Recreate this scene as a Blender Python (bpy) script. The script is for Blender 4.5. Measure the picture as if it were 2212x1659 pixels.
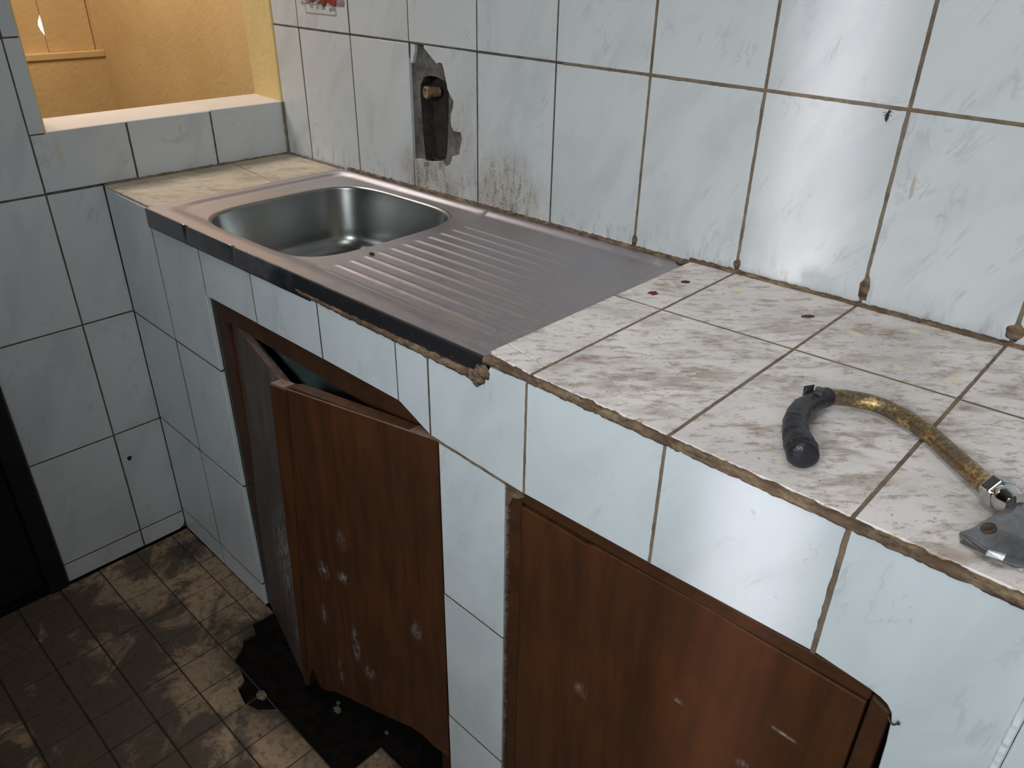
import bpy, bmesh, math, random
from mathutils import Vector, Matrix, noise as mn

# ------------------------------------------------------------------ clear
for o in list(bpy.data.objects):
    bpy.data.objects.remove(o, do_unlink=True)
SC = bpy.context.scene
COL = SC.collection
PI = math.pi

# ------------------------------------------------------------------ camera
cam_d = bpy.data.cameras.new('camera')
cam_d.sensor_width = 36.0
cam_d.lens = 1656.2347 / 2212 * 36.0
cam_d.clip_start = 0.02
cam = bpy.data.objects.new('camera', cam_d)
cam.location = (1.88663, -1.11905, 1.47508)
cam.rotation_euler = (1.062085, -0.015521, 0.760797)
COL.objects.link(cam)
SC.camera = cam

# ------------------------------------------------------------------ world, lights, exposure
world = bpy.data.worlds.new('world')
SC.world = world
world.use_nodes = True
wb = world.node_tree.nodes['Background']
wb.inputs[0].default_value = (0.80, 0.90, 1.0, 1)
wb.inputs[1].default_value = 5.0
SC.view_settings.view_transform = 'Standard'
SC.view_settings.look = 'None'
SC.view_settings.gamma = 1.0
SC.view_settings.use_curve_mapping = False
SC.view_settings.exposure = 0.0
SC.cycles.adaptive_threshold = 0.05
SC.cycles.max_bounces = 6
SC.cycles.diffuse_bounces = 4
SC.cycles.glossy_bounces = 4
SC.cycles.transmission_bounces = 2
SC.cycles.caustics_reflective = False
SC.cycles.caustics_refractive = False


def area(name, loc, target, sx, sy, power, color, spread=180.0):
    l = bpy.data.lights.new(name, 'AREA')
    l.shape = 'RECTANGLE'
    l.size = sx
    l.size_y = sy
    l.energy = power
    l.color = color
    l.spread = math.radians(spread)
    o = bpy.data.objects.new(name, l)
    o.location = loc
    d = Vector(target) - Vector(loc)
    o.rotation_euler = d.to_track_quat('-Z', 'Y').to_euler()
    COL.objects.link(o)
    return o


# LIGHTS-BEGIN: daylight from the door behind the photographer and from the roof
# of the yellow passage; the upper and overhead fills are added for brightness
area('doorway_daylight', (2.55, -2.19, 1.62), (2.50, 0.0, 1.35), 0.80, 0.9, 5.6, (0.88, 0.95, 1.0), 120.0)
area('upper_fill', (1.80, -2.19, 1.85), (1.30, -0.3, 0.95), 0.5, 0.5, 6.0, (0.90, 0.96, 1.0), 80.0)  # fill added to brighten the counter front, no window known there
area('overhead_fill', (1.60, -1.05, 2.57), (1.60, -1.05, 0.0), 0.8, 0.6, 7.8, (1.0, 0.97, 0.96))  # overhead fill added to brighten the worktop
area('door_gap_beam', (2.385, -2.18, 1.05), (1.427, 0.02, 1.05), 0.09, 1.9, 0.29, (1.0, 0.92, 0.97), 3.2)
area('passage_rooflight', (-0.80, -0.55, 2.44), (-0.80, -0.55, 0.0), 0.7, 0.7, 25.0, (1.0, 0.94, 0.88))
# LIGHTS-END

# ------------------------------------------------------------------ node helpers
MATS = {}


class NT:
    def __init__(s, name):
        m = bpy.data.materials.new(name)
        m.use_nodes = True
        s.m = m
        s.t = m.node_tree
        s.b = s.t.nodes['Principled BSDF']
        MATS[name] = m

    def n(s, kind, **kw):
        nd = s.t.nodes.new(kind)
        for k, v in kw.items():
            setattr(nd, k, v)
        return nd

    def put(s, sock, v):
        if v is None:
            return
        if isinstance(v, (int, float)):
            sock.default_value = v
        elif isinstance(v, (tuple, list)):
            if len(v) == 3 and len(sock.default_value) == 4:
                v = (*v, 1)
            sock.default_value = v
        else:
            s.t.links.new(v, sock)

    def math(s, op, a, b=None, clamp=False):
        nd = s.n('ShaderNodeMath', operation=op)
        nd.use_clamp = clamp
        s.put(nd.inputs[0], a)
        if b is not None:
            s.put(nd.inputs[1], b)
        return nd.outputs[0]

    def vmath(s, op, a, b=None):
        nd = s.n('ShaderNodeVectorMath', operation=op)
        s.put(nd.inputs[0], a)
        if b is not None:
            s.put(nd.inputs[1], b)
        return nd.outputs['Value'] if op in ('LENGTH', 'DOT_PRODUCT') else nd.outputs['Vector']

    def mapr(s, v, a, b, c=0.0, d=1.0, smooth=True):
        nd = s.n('ShaderNodeMapRange')
        nd.interpolation_type = 'SMOOTHSTEP' if smooth else 'LINEAR'
        s.put(nd.inputs[0], v)
        for i, x in zip((1, 2, 3, 4), (a, b, c, d)):
            nd.inputs[i].default_value = x
        return nd.outputs[0]

    def noise(s, vec, scale, detail=4.0, rough=0.55, dist=0.0):
        nd = s.n('ShaderNodeTexNoise')
        if vec is not None:
            s.put(nd.inputs['Vector'], vec)
        nd.inputs['Scale'].default_value = scale
        nd.inputs['Detail'].default_value = detail
        nd.inputs['Roughness'].default_value = rough
        nd.inputs['Distortion'].default_value = dist
        return nd.outputs['Fac']

    def mix(s, f, a, b, mode='MIX'):
        nd = s.n('ShaderNodeMix', data_type='RGBA', blend_type=mode)
        s.put(nd.inputs[0], f)
        s.put(nd.inputs[6], a)
        s.put(nd.inputs[7], b)
        return nd.outputs[2]

    def scale(s, vec, sc, rot=(0, 0, 0), loc=(0, 0, 0)):
        nd = s.n('ShaderNodeMapping')
        s.put(nd.inputs[0], vec)
        nd.inputs[1].default_value = loc
        nd.inputs[2].default_value = rot
        nd.inputs[3].default_value = sc
        return nd.outputs[0]

    def obj(s):
        return s.n('ShaderNodeTexCoord').outputs['Object']

    def pos(s):
        return s.n('ShaderNodeNewGeometry').outputs['Position']

    def objr(s, k=37.0):
        """object coordinates shifted by a random amount for each object"""
        r = s.n('ShaderNodeObjectInfo').outputs['Random']
        c = s.n('ShaderNodeCombineXYZ')
        s.put(c.inputs[0], s.math('MULTIPLY', r, k))
        s.put(c.inputs[1], s.math('MULTIPLY', r, -k * 1.7))
        s.put(c.inputs[2], s.math('MULTIPLY', r, k * 0.6))
        return s.vmath('ADD', s.obj(), c.outputs[0])

    def spot(s, P, c, r, soft=0.0):
        """1 inside an ellipsoid about c, fading to 0 at its rim"""
        d = s.vmath('SUBTRACT', P, c)
        d = s.vmath('DIVIDE', d, r)
        return s.mapr(s.vmath('LENGTH', d), 1.0, soft)

    def bump(s, h, strength=0.3, dist=0.002):
        nd = s.n('ShaderNodeBump')
        nd.inputs['Strength'].default_value = strength
        nd.inputs['Distance'].default_value = dist
        s.put(nd.inputs['Height'], h)
        s.put(s.b.inputs['Normal'], nd.outputs[0])

    def fin(s, col, rough=0.5, metal=0.0, spec=None):
        s.put(s.b.inputs['Base Color'], col)
        s.put(s.b.inputs['Roughness'], rough)
        s.put(s.b.inputs['Metallic'], metal)
        if spec is not None:
            s.b.inputs['Specular IOR Level'].default_value = spec
        return s.m


def marble_color(t, base=(0.60, 0.63, 0.635), cloud=(0.51, 0.54, 0.55), vein=(0.34, 0.36, 0.38)):
    v = t.objr()
    vs = t.scale(t.scale(v, (1, 1, 1), (0, 0, 0.45)), (1.0, 0.42, 1.0))
    c = t.noise(vs, 9.0, 3.0, 0.6, 0.6)
    col = t.mix(t.mapr(c, 0.42, 0.72), base, cloud)
    n = t.noise(vs, 7.0, 5.0, 0.62, 1.4)
    line = t.mapr(t.math('ABSOLUTE', t.math('SUBTRACT', n, 0.5)), 0.0, 0.022, 1.0, 0.0)
    brk = t.mapr(t.noise(v, 13.0, 2.0), 0.50, 0.66)
    col = t.mix(t.math('MULTIPLY', line, t.math('MULTIPLY', brk, 0.36)), col, vein)
    speck = t.mapr(t.noise(v, 260.0, 1.0), 0.74, 0.79)
    col = t.mix(t.math('MULTIPLY', speck, 0.35), col, (0.30, 0.28, 0.25))
    return col, v


def m_tile_back():
    t = NT('glazed_marble_tile_splashback')
    col, v = marble_color(t)
    P = t.pos()
    # brown splash dirt beneath the broken tile
    streak = t.noise(t.scale(P, (1.0, 1.0, 0.22)), 75.0, 4.0, 0.72)
    fine = t.noise(P, 240.0, 2.0, 0.7)
    m1 = t.spot(P, (0.58, 0.01, 1.040), (0.16, 0.3, 0.10), 0.25)
    m2 = t.spot(P, (0.80, 0.01, 1.045), (0.15, 0.3, 0.12), 0.15)
    m3 = t.spot(P, (0.67, 0.01, 1.14), (0.11, 0.3, 0.14), 0.0)
    mm = t.math('MAXIMUM', m1, t.math('MAXIMUM', m2, t.math('MULTIPLY', m3, 0.45)))
    haze = t.math('MULTIPLY', mm, t.mapr(t.noise(P, 22.0, 3.0), 0.25, 0.75, 0.35, 1.0))
    col = t.mix(t.math('MULTIPLY', haze, 0.75), col, (0.33, 0.26, 0.185))
    dk = t.math('MULTIPLY', mm, t.mapr(t.math('ADD', t.math('MULTIPLY', streak, 0.6), t.math('MULTIPLY', fine, 0.4)), 0.50, 0.60))
    col = t.mix(t.math('MULTIPLY', dk, 0.75), col, (0.13, 0.085, 0.055))
    # dirty lower border of the splashback
    z = t.n('ShaderNodeSeparateXYZ')
    t.put(z.inputs[0], P)
    low = t.mapr(z.outputs[2], 1.09, 1.02)
    lowd = t.math('MULTIPLY', low, t.mapr(t.noise(t.scale(P, (1, 1, 0.3)), 60.0, 3.0, 0.7), 0.52, 0.70))
    col = t.mix(t.math('MULTIPLY', lowd, 0.5), col, (0.24, 0.23, 0.21))
    # a brown drip and a smudge
    d1 = t.spot(P, (1.564, 0.022, 1.207), (0.0032, 0.3, 0.020), 0.6)
    d2 = t.math('MULTIPLY', t.spot(P, (1.611, 0.023, 1.175), (0.014, 0.3, 0.010), 0.0), t.mapr(fine, 0.45, 0.6))
    col = t.mix(t.math('MULTIPLY', d1, 0.75), col, (0.42, 0.34, 0.25))
    col = t.mix(t.math('MULTIPLY', d2, 0.55), col, (0.34, 0.31, 0.25))
    return t.fin(col, t.math('ADD', 0.30, t.math('MULTIPLY', mm, 0.35)), 0.0, 0.4)


def m_tile_left():
    t = NT('glazed_marble_tile')
    col, v = marble_color(t)
    P = t.pos()
    # thin yellow paint run below the hatch sill
    y1 = t.spot(P, (0.0, -0.560, 1.085), (0.2, 0.012, 0.055), 0.1)
    y2 = t.spot(P, (0.0, -0.285, 1.105), (0.2, 0.008, 0.030), 0.1)
    yy = t.math('MULTIPLY', t.math('MAXIMUM', y1, y2), t.mapr(t.noise(P, 90.0, 4.0), 0.35, 0.6))
    col = t.mix(t.math('MULTIPLY', yy, 0.5), col, (0.50, 0.46, 0.20))
    return t.fin(col, 0.32, 0.0, 0.4)


def m_tile_front():
    t = NT('glazed_marble_tile_counter_front')
    col, v = marble_color(t, (0.63, 0.685, 0.70), (0.56, 0.61, 0.625), (0.40, 0.44, 0.46))
    P = t.pos()
    f = t.noise(P, 120.0, 5.0, 0.7)
    s = t.mapr(f, 0.56, 0.66)
    m = t.math('MAXIMUM', t.spot(P, (1.64, -0.5, 0.985), (0.022, 0.2, 0.016), 0.0),
               t.math('MAXIMUM', t.spot(P, (1.705, -0.5, 0.965), (0.022, 0.2, 0.045), 0.0),
                      t.math('MAXIMUM', t.spot(P, (1.44, -0.5, 0.945), (0.035, 0.2, 0.03), 0.0),
                             t.spot(P, (1.80, -0.5, 0.96), (0.03, 0.2, 0.03), 0.0))))
    col = t.mix(t.math('MULTIPLY', t.math('MULTIPLY', m, s), 0.6), col, (0.42, 0.37, 0.30))
    g = t.math('MULTIPLY', t.spot(P, (1.265, -0.5, 0.93), (0.03, 0.2, 0.09), 0.0), t.mapr(t.noise(t.scale(P, (1, 1, .2)), 90.0, 4.0), 0.5, 0.7))
    col = t.mix(t.math('MULTIPLY', g, 0.4), col, (0.35, 0.34, 0.24))
    return t.fin(col, 0.30, 0.0, 0.4)


def m_tile_top(name='stained_worktop_tile', tint=(0.77, 0.72, 0.685)):
    t = NT(name)
    P = t.pos()
    v = t.objr()
    base = t.mix(t.mapr(t.noise(P, 7.0, 5.0), 0.35, 0.7), tint, tuple(c * 0.80 for c in tint))
    st = t.scale(t.scale(P, (1, 1, 1), (0, 0, -0.76)), (0.42, 1.0, 1.0))
    a = t.noise(st, 26.0, 5.0, 0.72, 0.5)
    big = t.mapr(t.noise(P, 8.0, 3.0), 0.40, 0.62)
    br = t.math('MULTIPLY', t.mapr(a, 0.46, 0.64), t.math('ADD', 0.40, t.math('MULTIPLY', big, 0.60)))
    col = t.mix(t.math('MULTIPLY', br, 0.68), base, (0.27, 0.185, 0.125))
    f = t.noise(st, 95.0, 4.0, 0.75)
    col = t.mix(t.math('MULTIPLY', t.mapr(f, 0.50, 0.66), 0.62), col, (0.25, 0.18, 0.13))
    k = t.noise(t.scale(P, (0.6, 1.0, 1.0)), 210.0, 3.0, 0.6)
    col = t.mix(t.math('MULTIPLY', t.mapr(k, 0.66, 0.72), 0.8), col, (0.10, 0.085, 0.07))
    # rusty brown patches
    n2 = t.mapr(f, 0.38, 0.62)
    for c, r, q in (((1.355, -0.405, 1.02), (0.030, 0.020, 0.1), 0.75), ((1.42, -0.385, 1.02), (0.07, 0.035, 0.1), 0.55),
                    ((1.45, -0.25, 1.02), (0.06, 0.02, 0.1), 0.5), ((1.60, -0.42, 1.02), (0.03, 0.03, 0.1), 0.5),
                    ((1.28, -0.10, 1.02), (0.05, 0.09, 0.1), 0.55), ((1.60, -0.065, 1.02), (0.07, 0.035, 0.1), 0.75)):
        m = t.math('MULTIPLY', t.spot(P, c, r, 0.1), n2)
        col = t.mix(t.math('MULTIPLY', m, q), col, (0.25, 0.15, 0.10))
    # drops of cream paint
    drop = t.mapr(t.noise(P, 160.0, 2.0), 0.26, 0.42)
    for c, r in (((1.372, -0.052, 1.02), (0.013, 0.011, 0.1)), ((1.573, -0.089, 1.02), (0.016, 0.010, 0.1)),
                 ((1.629, -0.023, 1.02), (0.011, 0.010, 0.1)), ((1.718, -0.137, 1.02), (0.012, 0.010, 0.1)),
                 ((1.655, -0.155, 1.02), (0.009, 0.008, 0.1)), ((1.79, -0.075, 1.02), (0.012, 0.012, 0.1)),
                 ((1.285, -0.105, 1.02), (0.007, 0.007, 0.1)), ((1.300, -0.160, 1.02), (0.007, 0.006, 0.1)),
                 ((1.645, -0.455, 1.02), (0.006, 0.005, 0.1)), ((1.875, -0.475, 1.02), (0.008, 0.007, 0.1))):
        m = t.math('MULTIPLY', t.spot(P, c, r, 0.35), drop)
        col = t.mix(t.math('MULTIPLY', m, 0.85), col, (0.74, 0.66, 0.43))
    return t.fin(col, 0.50, 0.0, 0.35)


def m_simple(name, c1, c2, scale=20.0, rough=0.8, bump=0.3, bd=0.003, detail=6.0, lo=0.35, hi=0.68, metal=0.0, spec=0.3):
    t = NT(name)
    P = t.pos()
    n = t.noise(P, scale, detail, 0.65)
    col = t.mix(t.mapr(n, lo, hi), c1, c2)
    if bump:
        t.bump(t.noise(P, scale * 3.0, 2.0, 0.7), bump, bd)
    return t.fin(col, rough, metal, spec)


def m_floor_tile():
    t = NT('dirty_brown_floor_tile')
    P = t.pos()
    r = t.n('ShaderNodeObjectInfo').outputs['Random']
    base = t.mix(r, (0.42, 0.285, 0.175), (0.30, 0.205, 0.13))
    n = t.noise(P, 9.0, 7.0, 0.68, 0.6)
    lx = t.n('ShaderNodeSeparateXYZ')
    t.put(lx.inputs[0], P)
    far = t.mapr(t.math('ADD', lx.outputs[1], t.math('MULTIPLY', t.math('SUBTRACT', t.noise(P, 5.0, 3.0), 0.5), 0.25)), -0.70, -0.82, 0.0, 0.16)
    far2 = t.math('MULTIPLY', t.spot(P, (0.02, -0.60, 0.0), (0.16, 0.16, 0.5), 0.3), 0.10)
    n = t.math('ADD', n, t.math('MAXIMUM', far, far2))
    col = t.mix(t.math('MULTIPLY', t.mapr(n, 0.47, 0.62), 0.88), base, (0.075, 0.056, 0.040))
    f = t.noise(P, 60.0, 6.0, 0.7)
    col = t.mix(t.math('MULTIPLY', t.mapr(f, 0.48, 0.64), 0.6), col, (0.06, 0.048, 0.036))
    g = t.math('MULTIPLY', t.spot(P, (0.70, -0.56, 0.0), (0.42, 0.17, 0.5), 0.35), t.mapr(t.noise(P, 17.0, 6.0, 0.7), 0.30, 0.52))
    col = t.mix(g, col, (0.012, 0.010, 0.009))
    g2 = t.math('MULTIPLY', t.spot(P, (0.10, -0.53, 0.0), (0.10, 0.07, 0.5), 0.1), t.mapr(f, 0.3, 0.6))
    col = t.mix(t.math('MULTIPLY', g2, 0.9), col, (0.03, 0.03, 0.03))
    return t.fin(col, 0.55, 0.0, 0.35)


def m_steel(name, base, rough, dirt=0.5):
    t = NT(name)
    P = t.pos()
    br = t.noise(t.scale(P, (2.0, 70.0, 70.0)), 9.0, 5.0, 0.7)
    col = t.mix(br, tuple(c * 0.86 for c in base), tuple(min(1, c * 1.12) for c in base))
    d = t.noise(t.scale(P, (1.0, 3.0, 1.0)), 14.0, 6.0, 0.7)
    sx = t.n('ShaderNodeSeparateXYZ')
    t.put(sx.inputs[0], P)
    reg = t.math('ADD', 0.18, t.math('MULTIPLY', t.mapr(sx.outputs[0], 0.75, 1.15), 0.6))
    fr = t.math('ADD', 0.45, t.math('MULTIPLY', t.mapr(sx.outputs[1], -0.1, -0.45), 0.7))
    dm = t.math('MULTIPLY', t.mapr(d, 0.42, 0.68), t.math('MULTIPLY', reg, fr))
    col = t.mix(t.math('MULTIPLY', dm, dirt), col, (0.30, 0.235, 0.175))
    t.put(t.b.inputs['Metallic'], t.math('SUBTRACT', 1.0, t.math('MULTIPLY', dm, 0.6 * dirt)))
    t.put(t.b.inputs['Base Color'], col)
    t.put(t.b.inputs['Roughness'], t.math('ADD', rough, t.math('MULTIPLY', t.math('ADD', t.math('MULTIPLY', br, 0.10), t.math('MULTIPLY', dm, 0.35)), 1.0)))
    return t.m


def m_flange():
    t = NT('blackened_steel_flange')
    P = t.pos()
    sx = t.n('ShaderNodeSeparateXYZ')
    t.put(sx.inputs[0], P)
    n = t.noise(P, 30.0, 6.0, 0.7)
    k = t.mapr(t.math('ADD', sx.outputs[0], t.math('MULTIPLY', t.math('SUBTRACT', n, 0.5), 0.30)), 0.55, 0.80)
    col = t.mix(k, (0.24, 0.235, 0.245), (0.012, 0.012, 0.015))
    f = t.mapr(t.noise(P, 190.0, 4.0), 0.66, 0.70)
    col = t.mix(t.math('MULTIPLY', f, 0.5), col, (0.25, 0.22, 0.17))
    return t.fin(col, t.math('ADD', 0.30, t.math('MULTIPLY', k, 0.25)), t.math('SUBTRACT', 0.9, t.math('MULTIPLY', k, 0.9)))


def m_door(name, base, dark, white, spots, region=None):
    t = NT(name)
    P = t.pos()
    g = t.noise(t.scale(P, (1.0, 1.0, 0.12)), 45.0, 6.0, 0.65)
    col = t.mix(t.mapr(g, 0.35, 0.7), base, dark)
    b = t.noise(P, 6.0, 4.0)
    col = t.mix(t.math('MULTIPLY', t.mapr(b, 0.4, 0.7), 0.5), col, dark)
    n = t.noise(t.scale(P, (1.0, 1.0, 0.30)), 85.0, 5.0, 0.7)
    w = t.mapr(n, 0.70, 0.76)
    tot = t.math('MULTIPLY', w, 0.35)
    pn = t.mapr(t.noise(t.scale(P, (1.0, 1.0, 0.35)), 110.0, 5.0, 0.75), 0.42, 0.62)
    for c, r, q in spots:
        tot = t.math('MAXIMUM', tot, t.math('MULTIPLY', t.math('MULTIPLY', t.spot(P, c, r, 0.0), pn), q))
    col = t.mix(tot, col, white)
    return t.fin(col, t.math('ADD', 0.42, t.math('MULTIPLY', b, 0.15)), 0.0, 0.35)


def m_plaster(name, c1, c2):
    t = NT(name)
    P = t.pos()
    col = t.mix(t.mapr(t.noise(P, 4.0, 4.0), 0.35, 0.7), c1, c2)
    h = t.noise(P, 55.0, 2.0, 0.6)
    t.bump(h, 0.35, 0.004)
    return t.fin(col, 0.62, 0.0, 0.3)


def m_brass():
    t = NT('worn_brass')
    v = t.obj()
    n = t.noise(v, 260.0, 4.0, 0.7)
    b = t.noise(v, 34.0, 4.0, 0.6)
    k = t.mapr(n, 0.45, 0.58)
    col = t.mix(k, (0.25, 0.155, 0.065), (0.55, 0.42, 0.20))
    col = t.mix(t.math('MULTIPLY', t.mapr(b, 0.38, 0.58), 0.75), col, (0.14, 0.11, 0.085))
    t.bump(n, 0.5, 0.0012)
    return t.fin(col, t.math('ADD', 0.24, t.math('MULTIPLY', b, 0.25)), 0.85)


def m_mortar():
    t = NT('rough_brown_mortar')
    P = t.pos()
    n = t.noise(t.scale(P, (0.35, 1.0, 1.0)), 120.0, 6.0, 0.7)
    b = t.noise(P, 22.0, 4.0, 0.6)
    col = t.mix(t.mapr(n, 0.36, 0.64), (0.27, 0.195, 0.12), (0.075, 0.047, 0.032))
    col = t.mix(t.math('MULTIPLY', t.mapr(b, 0.42, 0.62), 0.7), col, (0.105, 0.062, 0.042))
    t.bump(n, 0.9, 0.004)
    return t.fin(col, 0.92, 0.0, 0.25)


M = {}
M['tile_back'] = m_tile_back()
M['tile_left'] = m_tile_left()
M['tile_front'] = m_tile_front()
M['tile_top'] = m_tile_top()
M['tile_top_warm'] = m_tile_top('warm_lit_worktop_tile', (0.56, 0.49, 0.38))  # warm passage light on the left end is put into the tint
M['grout'] = m_simple('brown_grout', (0.21, 0.165, 0.115), (0.13, 0.095, 0.065), 40.0, 0.9, 0.5, 0.002)
M['grout_dark'] = m_simple('dark_grout', (0.13, 0.105, 0.085), (0.065, 0.05, 0.04), 40.0, 0.9, 0.5, 0.002)
M['grout_white'] = m_simple('white_grout', (0.72, 0.76, 0.78), (0.62, 0.66, 0.69), 40.0, 0.7, 0.3, 0.001)
M['mortar'] = m_mortar()
M['mortar_grey'] = m_simple('grey_mortar_bed', (0.185, 0.175, 0.165), (0.085, 0.076, 0.07), 28.0, 0.92, 0.6, 0.003)
M['chase'] = m_simple('dark_wall_chase', (0.060, 0.045, 0.038), (0.035, 0.026, 0.022), 40.0, 0.95, 0.8, 0.004)
M['masonry'] = m_simple('cement_render', (0.10, 0.115, 0.11), (0.07, 0.08, 0.075), 15.0, 0.9, 0.4, 0.004)
M['screed'] = m_simple('black_dirty_screed', (0.012, 0.0095, 0.008), (0.005, 0.0042, 0.0035), 35.0, 1.0, 0.8, 0.004, spec=0.05)
M['floor_grout'] = m_simple('floor_grout', (0.055, 0.042, 0.03), (0.03, 0.024, 0.018), 30.0, 0.9, 0.4, 0.002)
M['floor_tile'] = m_floor_tile()
M['steel'] = m_steel('brushed_steel', (0.455, 0.425, 0.45), 0.40, 1.0)
M['steel_bowl'] = m_steel('polished_steel_bowl', (0.30, 0.31, 0.30), 0.24, 0.2)
M['flange'] = m_flange()
M['door_brown'] = m_door('brown_paint_smeared', (0.078, 0.028, 0.010), (0.040, 0.016, 0.007), (0.30, 0.30, 0.30),
                         [((0.874, -0.555, 0.445), (0.018, 0.1, 0.030), 0.9), ((0.923, -0.545, 0.45), (0.022, 0.1, 0.022), 0.9),
                          ((0.93, -0.54, 0.545), (0.016, 0.1, 0.03), 0.35), ((0.936, -0.54, 0.28), (0.014, 0.1, 0.06), 0.9),
                          ((0.965, -0.535, 0.22), (0.022, 0.1, 0.025), 0.6), ((0.86, -0.555, 0.32), (0.012, 0.1, 0.035), 0.7),
                          ((0.885, -0.555, 0.17), (0.010, 0.1, 0.05), 0.6), ((1.09, -0.51, 0.41), (0.016, 0.1, 0.03), 0.6)])
M['door_brown2'] = m_door('brown_paint_scratched', (0.085, 0.030, 0.010), (0.050, 0.019, 0.008), (0.36, 0.33, 0.31),
                          [((1.73, -0.5, 0.72), (0.025, 0.1, 0.004), 0.9), ((1.45, -0.5, 0.55), (0.02, 0.1, 0.02), 0.5),
                           ((1.60, -0.5, 0.66), (0.02, 0.1, 0.006), 0.6), ((1.70, -0.5, 0.63), (0.02, 0.1, 0.012), 0.7)])
M['door_grey'] = m_door('dusty_grey_brown_paint', (0.100, 0.078, 0.066), (0.062, 0.045, 0.037), (0.34, 0.36, 0.40),
                        [((0.64, -0.53, 0.30), (0.10, 0.15, 0.20), 0.75), ((0.70, -0.55, 0.15), (0.07, 0.15, 0.12), 0.5),
                         ((0.68, -0.5, 0.76), (0.12, 0.15, 0.04), 0.25)])
M['frame_brown'] = m_simple('brown_frame_paint', (0.070, 0.028, 0.012), (0.045, 0.019, 0.009), 18.0, 0.5, 0.2, 0.002)
M['wood_edge'] = m_simple('pale_plywood_edge', (0.23, 0.155, 0.115), (0.14, 0.085, 0.06), 40.0, 0.7, 0.3, 0.001)
M['door_black'] = m_simple('black_stained_wood', (0.012, 0.010, 0.009), (0.007, 0.006, 0.006), 10.0, 0.6, 0.2, 0.002)
M['yellow'] = m_plaster('yellow_paint', (0.62, 0.42, 0.19), (0.56, 0.37, 0.155))
M['yellow_light'] = m_plaster('pale_yellow_paint', (0.72, 0.56, 0.26), (0.66, 0.50, 0.22))
M['cream'] = m_plaster('cream_sill_paint', (0.66, 0.59, 0.53), (0.60, 0.54, 0.48))
M['ceiling'] = m_plaster('white_ceiling_paint', (0.62, 0.62, 0.60), (0.56, 0.56, 0.54))
M['wallpaint'] = m_plaster('grey_white_wall_paint', (0.34, 0.34, 0.335), (0.30, 0.30, 0.295))
M['frosted'] = m_simple('opaque_pale_pane', (0.80, 0.84, 0.86), (0.76, 0.80, 0.82), 8.0, 0.5, 0.0)
M['brass'] = m_brass()
M['tape'] = m_simple('black_tape', (0.014, 0.014, 0.018), (0.022, 0.022, 0.026), 60.0, 0.36, 0.5, 0.002)
M['tape_grey'] = m_simple('dusty_tape', (0.16, 0.13, 0.12), (0.06, 0.055, 0.055), 70.0, 0.5, 0.4, 0.001)
M['chrome'] = m_simple('tarnished_chrome', (0.62, 0.62, 0.62), (0.48, 0.47, 0.46), 60.0, 0.12, 0.05, 0.001, metal=1.0)
M['chrome_dull'] = m_simple('dull_chrome', (0.30, 0.30, 0.31), (0.20, 0.20, 0.21), 50.0, 0.30, 0.1, 0.001, metal=0.85)
M['rust'] = m_simple('rust_brown', (0.10, 0.055, 0.030), (0.05, 0.03, 0.02), 90.0, 0.8, 0.4, 0.001)
M['pipe'] = m_simple('corroded_brass_pipe', (0.34, 0.25, 0.13), (0.17, 0.12, 0.07), 120.0, 0.55, 0.6, 0.002, metal=0.4)
M['teal'] = m_simple('faded_green_board', (0.075, 0.105, 0.10), (0.05, 0.07, 0.066), 12.0, 0.7, 0.2, 0.002)
M['red'] = m_simple('dark_red_flake', (0.16, 0.02, 0.012), (0.09, 0.012, 0.008), 200.0, 0.6, 0.2, 0.001)
M['dark'] = m_simple('dark_brown_flake', (0.045, 0.026, 0.022), (0.02, 0.014, 0.012), 200.0, 0.7, 0.2, 0.001)
M['crumb'] = m_simple('cream_plaster_crumb', (0.19, 0.165, 0.11), (0.08, 0.07, 0.05), 150.0, 0.9, 0.4, 0.001)
M['print_red'] = m_simple('red_print', (0.33, 0.055, 0.045), (0.20, 0.04, 0.035), 260.0, 0.35, 0.0)
M['print_mauve'] = m_simple('mauve_print', (0.30, 0.19, 0.22), (0.40, 0.29, 0.31), 260.0, 0.35, 0.0)
M['print_grey'] = m_simple('grey_print', (0.30, 0.27, 0.26), (0.36, 0.33, 0.32), 200.0, 0.35, 0.0)

# ------------------------------------------------------------------ object helpers
RND = random.Random(7)


def mesh_from(verts, faces, name, mat, smooth=False):
    me = bpy.data.meshes.new(name)
    me.from_pydata([tuple(v) for v in verts], [], faces)
    me.materials.append(mat)
    if smooth:
        for p in me.polygons:
            p.use_smooth = True
    me.update()
    return me


def link(name, me, parent=None, mat=None):
    o = bpy.data.objects.new(name, me)
    COL.objects.link(o)
    if parent is not None:
        o.parent = parent
    if mat is not None:
        o.matrix_local = mat
    return o


def tag(o, label=None, cat=None, group=None, kind=None):
    if label:
        o['label'] = label
    if cat:
        o['category'] = cat
    if group:
        o['group'] = group
    if kind:
        o['kind'] = kind
    return o


def empty(name, loc=(0, 0, 0)):
    o = bpy.data.objects.new(name, None)
    o.empty_display_size = 0.05
    o.location = loc
    COL.objects.link(o)
    return o


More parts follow.
